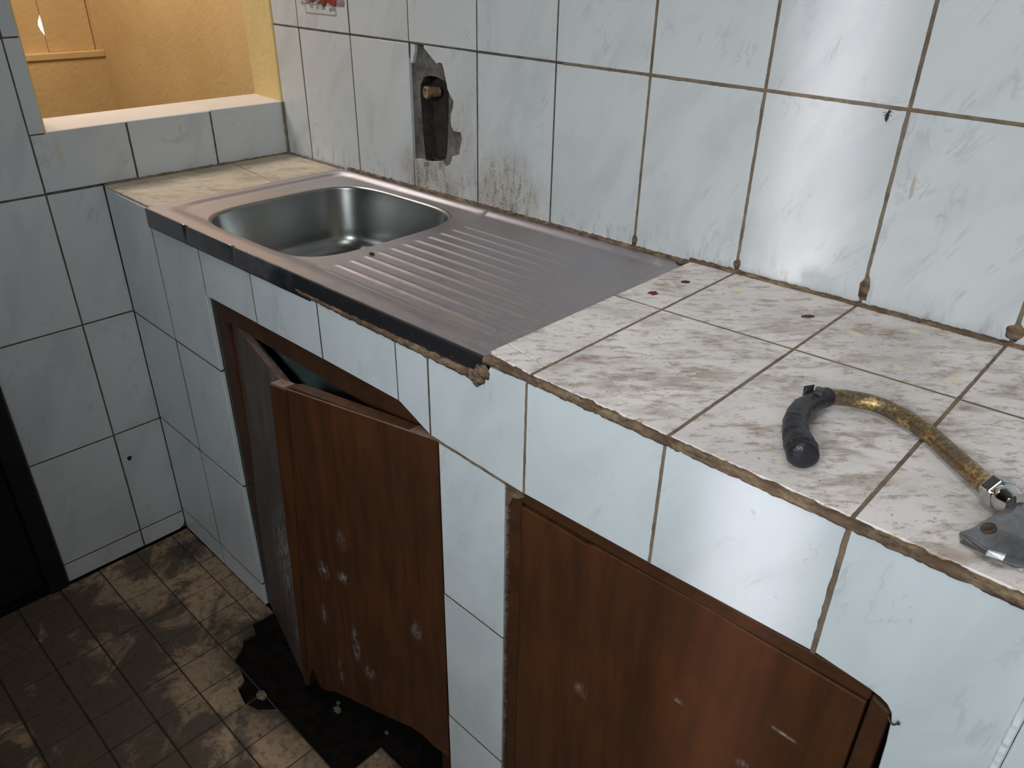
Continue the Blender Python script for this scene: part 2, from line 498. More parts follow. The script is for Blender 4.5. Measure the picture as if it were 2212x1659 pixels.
class MB:
    """collects boxes and other pieces of ONE part"""

    def __init__(s):
        s.v = []
        s.f = []

    def box(s, x0, x1, y0, y1, z0, z1):
        b = len(s.v)
        s.v += [(x0, y0, z0), (x1, y0, z0), (x1, y1, z0), (x0, y1, z0), (x0, y0, z1), (x1, y0, z1), (x1, y1, z1), (x0, y1, z1)]
        s.f += [tuple(b + i for i in q) for q in ((0, 3, 2, 1), (4, 5, 6, 7), (0, 1, 5, 4), (1, 2, 6, 5), (2, 3, 7, 6), (3, 0, 4, 7))]

    def hexa(s, pts):
        """8 corners, bottom ring then top ring"""
        b = len(s.v)
        s.v += [tuple(p) for p in pts]
        s.f += [tuple(b + i for i in q) for q in ((0, 3, 2, 1), (4, 5, 6, 7), (0, 1, 5, 4), (1, 2, 6, 5), (2, 3, 7, 6), (3, 0, 4, 7))]

    def add(s, v, f):
        b = len(s.v)
        s.v += [tuple(p) for p in v]
        s.f += [tuple(b + i for i in q) for q in f]

    def build(s, name, mat, parent=None, m=None, smooth=False, bevel=0.0):
        me = mesh_from(s.v, s.f, name, mat, smooth)
        o = link(name, me, parent, m)
        if bevel:
            bv = o.modifiers.new('bevel', 'BEVEL')
            bv.width = bevel
            bv.segments = 2
            bv.limit_method = 'ANGLE'
        return o


def area2(pts):
    return 0.5 * sum(pts[i][0] * pts[(i + 1) % len(pts)][1] - pts[(i + 1) % len(pts)][0] * pts[i][1] for i in range(len(pts)))


def prism(pts, t=0.008, b=0.0009, top=0.0):
    """bevelled plate: outline (counter-clockwise), face at z=top, thickness t"""
    if area2(pts) < 0:
        pts = pts[::-1]
    n = len(pts)
    ins = []
    for i in range(n):
        p0, p1, p2 = Vector(pts[i - 1]), Vector(pts[i]), Vector(pts[(i + 1) % n])
        e1 = (p1 - p0).normalized()
        e2 = (p2 - p1).normalized()
        n1 = Vector((-e1.y, e1.x))
        n2 = Vector((-e2.y, e2.x))
        m = n1 + n2
        k = max(m.length_squared / 2.0, 0.5)
        ins.append(p1 + m / k * b)
    v = [(p[0], p[1], top - t) for p in pts] + [(p[0], p[1], top - b) for p in pts] + [(p.x, p.y, top) for p in ins]
    f = [tuple(range(2 * n, 3 * n)), tuple(range(n - 1, -1, -1))]
    for i in range(n):
        j = (i + 1) % n
        f.append((i, j, n + j, n + i))
        f.append((n + i, n + j, 2 * n + j, 2 * n + i))
    return v, f


TILE_CACHE = {}


def tile(frame, parent, pts, mat, name='tile', t=0.008, jit=0.0004, b=0.0009):
    """one tile given by its outline in the (u,v) plane of a surface frame"""
    cx = sum(p[0] for p in pts) / len(pts)
    cy = sum(p[1] for p in pts) / len(pts)
    loc = [(p[0] - cx, p[1] - cy) for p in pts]
    key = (mat.name, t, tuple((round(p[0], 3), round(p[1], 3)) for p in loc))
    me = TILE_CACHE.get(key)
    if me is None:
        v, f = prism(loc, t, b)
        me = mesh_from(v, f, name, mat)
        TILE_CACHE[key] = me
    d = RND.uniform(-jit, jit)
    m = frame @ Matrix.Translation((cx, cy, d)) @ Matrix.Rotation(RND.uniform(-.0022, .0022), 4, 'X') @ Matrix.Rotation(RND.uniform(-.003, .003), 4, 'Y')
    return link(name, me, parent, m)


def rect(u0, u1, v0, v1, g=0.0018):
    return [(u0 + g, v0 + g), (u1 - g, v0 + g), (u1 - g, v1 - g), (u0 + g, v1 - g)]


def quad(a, b, c, d, g=0.0018):
    pts = [Vector(a), Vector(b), Vector(c), Vector(d)]
    ce = sum(pts, Vector((0, 0))) / 4
    out = []
    for p in pts:
        q = p.copy()
        q.x += g if p.x < ce.x else -g
        q.y += g if p.y < ce.y else -g
        out.append((q.x, q.y))
    return out


class Lines:
    """lumpy grout lines on a surface frame, all in one part"""

    def __init__(s, seed):
        s.parts = []
        s.seed = seed

    def line(s, a, b, w=0.004, proud=0.0006, rough=0.35, step=0.006, deep=0.007):
        a, b = Vector(a), Vector(b)
        L = (b - a).length
        n = max(2, int(L / step))
        d = (b - a) / L
        nr = Vector((-d.y, d.x))
        s.seed += 13.7
        V, F, rows = [], [], []
        for i in range(n + 1):
            p = a + d * (L * i / n)
            k1 = mn.noise(Vector((i * 0.55, s.seed, 0.3))) + .6 * mn.noise(Vector((i * 1.7, s.seed, 5.3)))
            k2 = mn.noise(Vector((i * 0.55, s.seed, 9.3))) + .6 * mn.noise(Vector((i * 1.7, s.seed, 3.3)))
            h = proud * (1 + 0.7 * mn.noise(Vector((i * 0.8, s.seed, 20.0)))) if proud > 0 else proud
            w1 = w / 2 * max(0.35, 1 + rough * k1)
            w2 = w / 2 * max(0.35, 1 + rough * k2)
            rows.append(len(V))
            for off, z in ((-w1, -deep), (-w1, min(h, 0) - 0.0002), (-w1 * .6, h), (w2 * .6, h), (w2, min(h, 0) - 0.0002), (w2, -deep)):
                q = p + nr * off
                V.append((q.x, q.y, z))
        for r0, r1 in zip(rows, rows[1:]):
            for j in range(5):
                F.append((r0 + j, r1 + j, r1 + j + 1, r0 + j + 1))
        F.append(tuple(rows[0] + j for j in range(6)))
        F.append(tuple(rows[-1] + j for j in range(5, -1, -1)))
        s.parts.append((V, F))

    def build(s, name, mat, parent, frame):
        for V, F in s.parts:                    # every joint is a part of its own
            link(name, mesh_from(V, F, name, mat), parent, frame)


def catmull(pts, n=8):
    P = [Vector(p) for p in pts]
    P = [2 * P[0] - P[1]] + P + [2 * P[-1] - P[-2]]
    out = []
    for i in range(1, len(P) - 2):
        for k in range(n):
            t = k / n
            a, b, c, d = P[i - 1], P[i], P[i + 1], P[i + 2]
            out.append(0.5 * (2 * b + (c - a) * t + (2 * a - 5 * b + 4 * c - d) * t * t + (3 * b - a - 3 * c + d) * t ** 3))
    out.append(P[-2])
    return out


def sweep(path, radii, seg=20, cap=True, lump=0.0, seed=0.0, squash=1.0):
    """tube along a path with a radius for each point"""
    v, f = [], []
    up = Vector((0, 0, 1))
    n = len(path)
    for i, p in enumerate(path):
        d = (path[min(i + 1, n - 1)] - path[max(i - 1, 0)]).normalized()
        s = d.cross(up)
        if s.length < 1e-4:
            s = Vector((1, 0, 0))
        s.normalize()
        u = s.cross(d).normalized()
        for k in range(seg):
            a = 2 * PI * k / seg
            r = radii[i]
            if lump:
                r *= 1 + lump * mn.noise(Vector((i * 0.35 + seed, math.cos(a) * 1.2, math.sin(a) * 1.2)))
            v.append(p + s * (math.cos(a) * r) + u * (math.sin(a) * r * squash))
    for i in range(n - 1):
        for k in range(seg):
            k2 = (k + 1) % seg
            f.append((i * seg + k, i * seg + k2, (i + 1) * seg + k2, (i + 1) * seg + k))
    if cap:
        f.append(tuple(range(seg - 1, -1, -1)))
        f.append(tuple((n - 1) * seg + k for k in range(seg)))
    return v, f


def shade_auto(o, deg=40):
    for p in o.data.polygons:
        p.use_smooth = True
    try:
        o.data.set_sharp_from_angle(angle=math.radians(deg))
    except Exception:
        pass


def bead(path, w, h, seed, step=0.004, up=Vector((0, 0, 1)), side=None):
    """lumpy half-round strip of mortar along a polyline"""
    P = [Vector(p) for p in path]
    pts = []
    for a, b in zip(P, P[1:]):
        n = max(1, int((b - a).length / step))
        pts += [a.lerp(b, i / n) for i in range(n)]
    pts.append(P[-1])
    v, f = [], []
    S = 7
    for i, p in enumerate(pts):
        d = (pts[min(i + 1, len(pts) - 1)] - pts[max(i - 1, 0)]).normalized()
        s = side.normalized() if side else d.cross(up).normalized()
        kw = 1 + 0.35 * mn.noise(Vector((i * .21, seed, 0))) + .3 * mn.noise(Vector((i * .8, seed, 4)))
        kh = 1 + 0.4 * mn.noise(Vector((i * .25, seed, 8))) + .4 * mn.noise(Vector((i * .9, seed, 12)))
        for k in range(S):
            a = PI * k / (S - 1)
            e = 1 + 0.25 * mn.noise(Vector((i * .7, k * 1.3, seed)))
            v.append(p + s * (math.cos(a) * w / 2 * kw * e) + up * (math.sin(a) * h * max(.25, kh) * e - (0.004 if k in (0, S - 1) else 0)))
    n = len(pts)
    for i in range(n - 1):
        for k in range(S - 1):
            f.append((i * S + k, i * S + k + 1, (i + 1) * S + k + 1, (i + 1) * S + k))
        f.append((i * S + S - 1, i * S, (i + 1) * S, (i + 1) * S + S - 1))
    f.append(tuple(range(S)))
    f.append(tuple((n - 1) * S + k for k in range(S - 1, -1, -1)))
    return v, f


def lump(center, r, seed, sub=3, rough=0.5):
    bm = bmesh.new()
    bmesh.ops.create_icosphere(bm, subdivisions=sub, radius=1.0)
    v = []
    for q in bm.verts:
        k = 1 + rough * mn.noise(q.co * 1.6 + Vector((seed, 0, 0))) + rough * .5 * mn.noise(q.co * 4 + Vector((seed, 3, 0)))
        v.append(Vector(center) + Vector((q.co.x * r[0], q.co.y * r[1], q.co.z * r[2])) * k)
    f = [tuple(x.index for x in fc.verts) for fc in bm.faces]
    bm.free()
    return v, f


# surface frames: local x,y in the plane, z = outward normal
def frame(origin, x, y):
    x = Vector(x).normalized()
    y = Vector(y).normalized()
    z = x.cross(y).normalized()
    m = Matrix((x, y, z)).transposed().to_4x4()
    m.translation = Vector(origin)
    return m


MSL = 0.01424            # the long wall is not quite square to the end wall
F_BACK = frame((0, 0, 0), (1, MSL, 0), (0, 0, 1))
F_LEFT = frame((0, 0, 0), (0, 1, 0), (0, 0, 1))
F_FRONT = frame((0, -0.4877, 0), (1, -0.0073, 0), (0, 0, 1))
HS = 0.01472
F_TOP = frame((0, 0, 1.0028), (1, 0, HS), (0, 1, 0))
F_TOPL = frame((0, 0, 1.0030), (1, 0, 0), (0, 1, 0))
I4 = Matrix.Identity(4)


def zt(x):
    return 1.0028 + HS * x


# ================================================================== SETTING
# ---- floor
fl = MB()
fl.box(-1.7, 3.3, -2.35, 0.2, -0.12, -0.008)
floor = fl.build('floor', M['screed'])
tag(floor, 'dirty floor of small brown tiles with a black bare patch by the cupboard', 'floor', kind='structure')
XJ = [0.070 + 0.1008 * i for i in range(-1, 24)]
YJ = [-0.4870, -0.5350, -0.6370, -0.7370, -0.8380, -0.9390, -1.0400, -1.1410, -1.2420, -1.3430]
gl = Lines(3.0)
missing = {(4, 0), (5, 0), (6, 0), (7, 0), (8, 0), (9, 0), (10, 0), (5, 1), (6, 1), (7, 1), (8, 1)}
for j in range(len(YJ) - 1):
    for i in range(len(XJ) - 1):
        x0, x1 = max(XJ[i], 0.003), XJ[i + 1]
        if x1 > 2.0 or x1 - x0 < 0.01:
            continue
        if XJ[i] > 1.35 and j > 3:
            pass
        col = round((XJ[i] - 0.070) / 0.1008)
        if (col, j) in missing:
            continue
        r = rect(x0, x1, YJ[j + 1], YJ[j], 0.0013)
        if (col, j) == (4, 1):      # chipped corner pieces round the bare patch
            r = [r[0], (r[1][0] - .03, r[1][1]), (r[1][0] - 0.045, r[1][1] + 0.03), (r[1][0] - .07, r[1][1] + 0.05), (r[3][0] + .03, r[3][1] - 0.02), (r[3][0], r[3][1] - .01)]
        if (col, j) == (5, 2):
            r = [r[0], r[1], (r[1][0], r[1][1] + 0.055), (r[1][0] - .05, r[1][1] + .065), (r[1][0] - .06, r[2][1] - .01), r[3]]
        if (col, j) == (6, 2):
            r = [r[0], r[1], r[2], (r[3][0] + .06, r[3][1]), (r[3][0] + 0.03, r[3][1] - .03), (r[3][0], r[3][1] - .04)]
        tile(I4, floor, r, M['floor_tile'], 'tile', 0.010, 0.0006, 0.0012)
for y in YJ[1:]:
    if y > -0.6:
        gl.line((0.003, y), (0.42, y), 0.0028, -0.0014, 0.2, 0.02)
        gl.line((0.98, y), (2.0, y), 0.0028, -0.0014, 0.2, 0.02)
    else:
        gl.line((0.003, y), (2.0, y), 0.0028, -0.0014, 0.2, 0.02)
for x in XJ[1:20]:
    gl.line((x, -1.34), (x, -0.64 if 0.42 < x < 0.95 else (-0.535 if 0.95 < x < 1.2 else -0.49)), 0.0028, -0.0014, 0.2, 0.02)
gl.build('grout', M['floor_grout'], floor, I4)

# ---- back wall (long tiled wall behind the counter), with the chase behind the broken tile
GROOVE = [(0.5526, 1.2483), (0.5836, 1.2523), (0.6165, 1.247), (0.6294, 1.237), (0.6243, 1.2211), (0.6204, 1.1974), (0.6230, 1.1502),
          (0.6143, 1.0874), (0.5808, 1.0792), (0.5480, 1.0749), (0.5440, 1.1399), (0.5400, 1.1864), (0.5390, 1.2200)]


def rough_poly(pts, amp, n, seed):
    out = []
    m = len(pts)
    for i in range(m):
        a, b = Vector(pts[i]), Vector(pts[(i + 1) % m])
        for k in range(n):
            p = a.lerp(b, k / n)
            if k:
                p += Vector((mn.noise(Vector((p.x * 90, p.y * 90, seed))), mn.noise(Vector((p.x * 90, p.y * 90, seed + 7))))) * amp
            out.append((p.x, p.y))
    return out


def wall_with_chase():
    bm = bmesh.new()
    z0 = -0.0085
    x0, x1, y0, y1 = -0.001, 3.35, 0.0, 2.6
    outer = [bm.verts.new((x, y, z0)) for x, y in ((x0, y0), (x1, y0), (x1, y1), (x0, y1))]
    g = rough_poly(GROOVE, 0.006, 4, 2.0)
    inner = [bm.verts.new((x, y, z0)) for x, y in g]
    eds = []
    for ring in (outer, inner):
        for i in range(len(ring)):
            eds.append(bm.edges.new((ring[i], ring[(i + 1) % len(ring)])))
    bmesh.ops.triangle_fill(bm, use_beauty=True, use_dissolve=False, edges=eds)
    cx = sum(p[0] for p in g) / len(g)
    # keep only what lies outside the chase
    for f in list(bm.faces):
        c = f.calc_center_median()
        if all(v in inner for v in f.verts):
            bm.faces.remove(f)
    deep = [bm.verts.new((v.co.x + 0.003 * mn.noise(v.co * 60), v.co.y, z0 - 0.034)) for v in inner]
    n = len(inner)
    fs = []
    for i in range(n):
        fs.append(bm.faces.new((inner[i], inner[(i + 1) % n], deep[(i + 1) % n], deep[i])))
    fs.append(bm.faces.new(deep))
    back = [bm.verts.new((v.co.x, v.co.y, -0.16)) for v in outer]
    for i in range(4):
        bm.faces.new((outer[(i + 1) % 4], outer[i], back[i], back[(i + 1) % 4]))
    bm.faces.new(back[::-1])
    bmesh.ops.recalc_face_normals(bm, faces=bm.faces)
    for f in fs:
        f.material_index = 1
    me = bpy.data.meshes.new('wall_back')
    bm.to_mesh(me)
    bm.free()
    me.materials.append(M['mortar_grey'])
    me.materials.append(M['chase'])
    return me


wall_back = link('wall_back', wall_with_chase(), None, F_BACK)
tag(wall_back, 'long wall of pale marbled tiles behind the sink and counter', 'wall', kind='structure')
W = 0.203
C0 = 0.1107
XB = [0.0] + [C0 + W * k for k in range(13)]


def row(x):
    return 1.3182 - 0.0086 * x


# measured joint positions of the vertical joints, slightly uneven as laid
XBm = [0.0, 0.1107, 0.3137, 0.5170, 0.7200, 0.9215, 1.1235, 1.3280, 1.5345, 1.7370, 1.9400, 2.1430, 2.3460, 2.5490, 2.752, 2.955, 3.158]
RH = 0.3135
MAIN_HOLE = [(0.565, 1.3097), (0.5648, 1.3064), (0.5727, 1.3014), (0.5829, 1.2938), (0.5915, 1.2871), (0.6031, 1.2797), (0.6121, 1.2823), (0.6194, 1.2811),
             (0.6234, 1.2722), (0.6273, 1.2576), (0.6312, 1.2447), (0.6337, 1.2336), (0.6407, 1.223), (0.6512, 1.2108), (0.6487, 1.1989), (0.6423, 1.1845),
             (0.641, 1.1725), (0.643, 1.161), (0.6487, 1.1518), (0.6709, 1.152), (0.675, 1.1397), (0.6703, 1.127), (0.6653, 1.106), (0.644, 1.0985),
             (0.6357, 1.0805), (0.6199, 1.0715), (0.6062, 1.0818), (0.5806, 1.0765), (0.5513, 1.0726), (0.5449, 1.0758), (0.5266, 1.0728)]
SHARD = [(0.522, 1.3122), (0.5366, 1.311), (0.5346, 1.2965), (0.5261, 1.2738), (0.5200, 1.2745)]
BT = []
for i in range(len(XBm) - 1):
    a, b = XBm[i], XBm[i + 1]
    for k in range(-1, 4):
        def bot(x, k=k):
            return row(x) + (k - 0) * RH if k >= 0 else 0.955
        def top(x, k=k):
            return row(x) + (k + 1) * RH if k >= 0 else row(x)
        if k == -1 and i == 3:
            main = MAIN_HOLE + [(a + .0016, 1.0728), (a + .0016, 0.957), (b - .0016, 0.957), (b - .0016, top(b) - .0018), (0.5665, top(.5665) - .0018)]
            main = MAIN_HOLE[1:-1] + [(a + .0016, 1.0735), (a + .0016, 0.957), (b - .0016, 0.957), (b - .0016, top(b) - .0018), (0.5655, top(.5655) - .0018)]
            tile(I4, wall_back, main, M['tile_back'], 'broken_tile', b=0.0005)
            tile(I4, wall_back, SHARD, M['tile_back'], 'tile_shard', b=0.0005)
            continue
        pts = quad((a, bot(a)), (b, bot(b)), (b, top(b)), (a, top(a)))
        o = tile(I4, wall_back, pts, M['tile_back'])
        BT.append(o)
gb = Lines(11.0)
gt = Lines(17.0)
for i, x in enumerate(XBm[1:-1], 1):
    wd = 0.0030 if i < 6 else (0.0038 if i < 7 else 0.0056)
    L = gt if i < 6 else gb
    if i == 3:
        gt.line((x, 0.98), (x, 1.07), 0.003, -0.0008, 0.3)
        gt.line((x, row(x) - 0.03), (x, 2.58), 0.003, -0.0008, 0.3)
    else:
        L.line((x + (0.001 if i > 6 else 0), 0.98), (x, row(x)), wd * (1.05 if i > 6 else 1), -0.0006 if i < 6 else 0.0005, 0.3)
        L.line((x, row(x)), (x, 2.58), wd, -0.0006 if i < 6 else 0.0005, 0.3)
gt.line((0.002, row(0)), (0.94, row(0.94)), 0.0042, 0.0002, 0.25)
gb.line((0.94, row(0.94)), (3.3, row(3.3)), 0.0056, 0.0005, 0.3)
for k in (1, 2, 3):
    gb.line((0.002, row(0) + k * RH), (3.3, row(3.3) + k * RH), 0.005, 0.0003, 0.3)
gb.build('grout', M['grout'], wall_back, I4)
gt.build('dark_grout', M['grout_dark'], wall_back, I4)
# mortar lumps at joint feet
for i, (x, z, w, h) in enumerate(((1.5365, 1.050, 0.008, 0.020), (1.329, 1.034, 0.007, 0.009), (1.738, 1.046, 0.013, 0.013), (1.124, 1.024, .006, .014))):
    v, f = lump((x, z, 0.0), (w, h, 0.002), 3.1 * i, 2, 0.4)
    mesh = mesh_from(v, f, 'mortar_blob', M['mortar'], True)
    link('mortar_blob', mesh, wall_back, I4)

# printed flower-box picture on one tile of the upper row
dec = MB()
for (a, b, c, d) in ((0.151, 1.3525, 0.2690, 0.0026), ):
    dec.box(0.151, 0.2690, 1.3500, 1.3530, 0.0005, 0.0009)
    dec.box(0.150, 0.1520, 1.3510, 1.372, 0.0005, 0.0009)
    dec.box(0.2680, 0.2705, 1.3500, 1.371, 0.0005, 0.0009)
dec.box(0.133, 0.303, 1.3700, 1.3735, 0.0005, 0.0009)
for i, (x, z, r) in enumerate(((0.176, 1.368, .007), (0.20, 1.366, .006), (0.222, 1.367, .008), (0.25, 1.363, .006), (0.262, 1.365, .007), (0.14, 1.373, .006))):
    v, f = lump((x, z, 0.0007), (r, r * .8, 0.0003), i * 2.2, 2, 0.6)
    dec.add(v, f)
dobj = dec.build('printed_box', M['print_grey'], wall_back, I4)
rr = random.Random(4)
for i, (x, z, r, mt) in enumerate(((0.163, 1.385, .013, 'print_mauve'), (0.182, 1.383, .010, 'print_red'), (0.205, 1.384, .012, 'print_mauve'), (0.226, 1.382, .014, 'print_red'),
                                   (0.248, 1.384, .011, 'print_red'), (0.266, 1.381, .012, 'print_red'), (0.284, 1.381, .009, 'print_mauve'), (0.295, 1.380, .009, 'print_mauve'),
                                   (0.19, 1.402, .014, 'print_red'), (0.215, 1.405, .014, 'print_mauve'), (0.242, 1.404, .014, 'print_red'), (0.27, 1.401, .012, 'print_mauve'))):
    v, f = lump((x, z, 0.0010 + .0001 * (i % 3)), (r, r, 0.0004), i * 1.9, 2, 0.35)
    link('printed_flower', mesh_from(v, f, 'printed_flower', M[mt], True), wall_back, I4)

# ---- end wall with the serving hatch
wl = MB()
# hatch: y -0.577..0.0 , z 1.10..2.05 ; doorway: y -1.60..-0.815, z 0..2.05 ; wall 13 cm thick
TX0, TX1 = -0.13, -0.0085
wl.box(TX0, TX1, -0.577, 0.16, 0.0, 1.105)
wl.box(TX0, TX1, -0.815, -0.577, 0.0, 2.6)
wl.box(TX0, TX1, -0.577, 0.16, 2.05, 2.6)
wl.box(TX0, TX1, -1.60, -0.815, 2.05, 2.6)
wl.box(TX0, TX1, -2.35, -1.60, 0.0, 2.6)
wall_left = wl.build('wall_left', M['mortar_grey'])
tag(wall_left, 'tiled end wall with an open serving hatch above the counter', 'wall', kind='structure')
rv = MB()
rv.box(TX0 - 0.004, 0.0005, -0.003, 0.155, 1.10, 2.06)
rv.build('hatch_jamb', M['yellow_light'], wall_left, bevel=0.004)
rv = MB()
rv.box(TX0 - 0.004, -0.0005, -0.5805, -0.5745, 1.10, 2.06)
rv.build('hatch_jamb', M['yellow_light'], wall_left, bevel=0.002)
rv = MB()
rv.hexa([(TX0 - 0.006, -0.576, 1.085), (-0.0010, -0.576, 1.085), (-0.0010, 0.0, 1.085), (TX0 - 0.006, 0.0, 1.085),
         (TX0 - 0.006, -0.576, 1.137), (-0.0010, -0.576, 1.1315), (-0.0010, 0.0, 1.1355), (TX0 - 0.006, 0.0, 1.1395)])
rv.build('hatch_sill', M['cream'], wall_left, bevel=0.004)
rv = MB()
rv.box(TX0 - 0.004, 0.0005, -0.58, 0.0, 2.044, 2.056)
rv.build('hatch_lintel', M['yellow_light'], wall_left)
YL = [-0.203, -0.406, -0.609, -0.812]
TL = M['tile_left']
ZC = 1.0030
# below the hatch
tile(F_LEFT, wall_left, rect(-0.203, 0.0, ZC - 0.03, 1.1365), TL)
tile(F_LEFT, wall_left, rect(-0.406, -0.203, ZC - 0.03, 1.1345), TL)
tile(F_LEFT, wall_left, [(-0.6072, ZC + .0028), (-0.4078, ZC + .0028), (-0.4078, 1.1325), (-0.5750, 1.1308), (-0.5762, 1.1268), (-0.6072, 1.1268)], TL)
tile(F_LEFT, wall_left, rect(-0.609, -0.5765, 1.1285, 1.317, 0.001), TL)
tile(F_LEFT, wall_left, rect(-0.609, -0.5765, 1.317, 1.631), TL)
tile(F_LEFT, wall_left, rect(-0.609, -0.5765, 1.631, 1.945), TL)
for z0, z1 in ((0.003, 0.061), (0.061, 0.375), (0.375, 0.689), (0.689, 1.003), (1.003, 1.317), (1.317, 1.631), (1.631, 1.945)):
    tile(F_LEFT, wall_left, rect(-0.812, -0.609, z0, z1), TL)
    if z1 < 1.01:
        r = rect(-0.609, -0.486, z0, z1)
        if z0 < 0.01:
            r = [r[0], (r[1][0] - .02, r[1][1]), (r[1][0] - .006, r[1][1] + .006), (r[1][0], r[1][1] + 0.02), r[2], r[3]]
        tile(F_LEFT, wall_left, r, TL)
gw = Lines(29.0)
for z in (0.061, 0.375, 0.689):
    gw.line((-0.812, z), (-0.487, z), 0.0036, -0.0006, 0.25)
gw.line((-0.812, 1.003), (-0.49, 1.003), 0.0042, 0.0003, 0.3)
gw.line((-0.812, 1.317), (-0.577, 1.317), 0.0034, -0.0006, 0.25)
gw.line((-0.609, 0.003), (-0.609, 1.95), 0.0034, -0.0006, 0.25)
gw.line((-0.406, 1.003), (-0.406, 1.130), 0.0042, 0.0002, 0.35)
gw.line((-0.203, 1.003), (-0.203, 1.131), 0.0042, 0.0002, 0.35)
gw.line((-0.609, 1.1285), (-0.577, 1.1285), 0.0018, -0.0006, 0.25)
gw.build('grout', M['grout_dark'], wall_left, F_LEFT)
mb = MB()
v, f = bead([(0.003, -0.001, 1.00), (0.003, -0.001, 1.134)], 0.008, 0.005, 3.3, up=Vector((1, -1, 0)).normalized())
mb.add(v, f)
mb.build('corner_mortar', M['grout'], wall_left, smooth=True)
# small chip in a tile
v, f = lump((-0.587, 0.293, 0.0), (0.0065, 0.0065, 0.0012), 9.0, 2, 0.7)
link('tile_chip', mesh_from(v, f, 'tile_chip', M['dark']), wall_left, F_LEFT)

# ---- dark door in the end wall
dr = MB()
dr.box(-0.075, 0.012, -0.860, -0.815, 0.0, 2.05)
dr.box(-0.075, 0.012, -1.600, -1.555, 0.0, 2.05)
dr.box(-0.075, 0.012, -1.555, -0.860, 2.005, 2.05)
door = dr.build('door_1', M['door_black'], bevel=0.003)
tag(door, 'black stained wooden door closed in the end wall beside the tiles', 'door', kind='structure')
d2 = MB()
d2.box(-0.060, -0.020, -1.553, -0.862, 0.010, 2.003)
leaf = d2.build('door_leaf', M['door_black'], door, bevel=0.002)
for z0, z1 in ((0.15, 0.95), (1.08, 1.88)):
    d3 = MB()
    d3.box(-0.020, -0.012, -1.45, -0.96, z0, z1)
    d3.build('door_panel', M['door_black'], leaf, bevel=0.006)
d3 = MB()
v, f = sweep([Vector((-0.02, -1.50, 1.0)), Vector((0.03, -1.50, 1.0)), Vector((0.034, -1.42, 1.0))], [.008, .008, .007], 10)
d3.add(v, f)
d3.build('door_handle', M['chrome_dull'], leaf, smooth=True)

# ---- rest of the room (behind the photographer) and its ceiling
w = MB()
w.box(-0.14, 3.35, -2.35, 0.16, 2.6, 2.7)
tag(w.build('ceiling', M['ceiling']), 'plain white painted ceiling above the kitchen', 'ceiling', kind='structure')
rp_ = MB()  # unseen pane added to go with the overhead fill
rp_.box(1.19, 2.01, -1.36, -0.74, 2.585, 2.602)
rp_.build('added_roof_pane', M['frosted'], bpy.data.objects['ceiling'])
w = MB()
w.box(3.2, 3.35, -2.2, 0.05, 0.0, 2.6)
tag(w.build('wall_right', M['wallpaint']), 'plain painted wall on the right, outside the picture', 'wall', kind='structure')
w = MB()   # wall behind the photographer with a door and an added window
w.box(-0.13, 1.53, -2.35, -2.2, 0.0, 2.6)
w.box(1.53, 2.07, -2.35, -2.2, 0.0, 1.58)
w.box(1.53, 2.07, -2.35, -2.2, 2.12, 2.6)
w.box(2.07, 2.13, -2.35, -2.2, 0.0, 2.6)
w.box(2.13, 2.97, -2.35, -2.2, 2.1, 2.6)
w.box(2.97, 3.35, -2.35, -2.2, 0.0, 2.6)
tag(w.build('wall_front', M['wallpaint']), 'painted wall with door and added window behind the photographer', 'wall', kind='structure')
for nm, x0, x1, z0, z1, lab in (('window_added', 1.53, 2.07, 1.58, 2.12, 'small window added to go with the upper fill light, out of view'),
                                ('door_2', 2.13, 2.97, 0.0, 2.1, 'outer door behind the photographer, filled by an added opaque pane')):
    fr = MB()  # the window is unseen, added to match the upper fill
    fr.box(x0, x0 + .02, -2.29, -2.23, z0, z1)
    fr.box(x1 - .02, x1, -2.29, -2.23, z0, z1)
    fr.box(x0 + .02, x1 - .02, -2.29, -2.23, z0, z0 + .02)
    fr.box(x0 + .02, x1 - .02, -2.29, -2.23, z1 - .02, z1)
    fo = tag(fr.build(nm, M['frame_brown']), lab, nm.split('_')[0], kind='structure')
    pn = MB()  # opaque panel added in each opening to keep sky light out
    pn.box(x0 + .02, x1 - .02, -2.268, -2.252, z0 + .02, z1 - .02)
    pn.build('pane', M['frosted'], fo)

# ---- yellow passage seen through the hatch
w = MB()
w.box(-1.70, -0.13, 0.155, 0.30, 0.0, 2.6)
wp = w.build('wall_passage_side', M['yellow'])
tag(wp, 'smooth yellow passage wall seen through the serving hatch', 'wall', kind='structure')
w = MB()
w.box(-1.70, -1.55, -2.35, 0.155, 0.0, 1.115)
w.box(-1.70, -1.55, -2.35, -0.62, 1.115, 2.6)
w.box(-1.70, -1.55, -0.62, 0.155, 2.1, 2.6)
wf = w.build('wall_passage_far', M['yellow'])
tag(wf, 'far yellow passage wall below the boarded window', 'wall', kind='structure')
w = MB()
w.box(-1.60, -1.544, -0.64, 0.155, 1.103, 1.127)
w.build('window_ledge', M['yellow'], wf, bevel=0.003)
w = MB()
w.box(-1.70, -0.13, -2.35, 0.30, 2.5, 2.6)
tag(w.build('ceiling_passage', M['yellow_light']), 'pale yellow ceiling over the passage behind the hatch', 'ceiling', kind='structure')
w = MB()
w.box(-1.70, -0.13, -2.5, -2.35, 0.0, 2.6)
tag(w.build('wall_passage_end', M['yellow']), 'yellow end wall of the passage, out of view', 'wall', kind='structure')
# boarded window: upright boards painted yellow, with a gap where daylight leaks through
win = empty('window_1', (-1.60, -0.2, 1.127))
tag(win, 'boarded window painted yellow with daylight leaking between two boards', 'window', kind='structure')
BY = [-0.62, -0.42, -0.225, -0.033, 0.139]


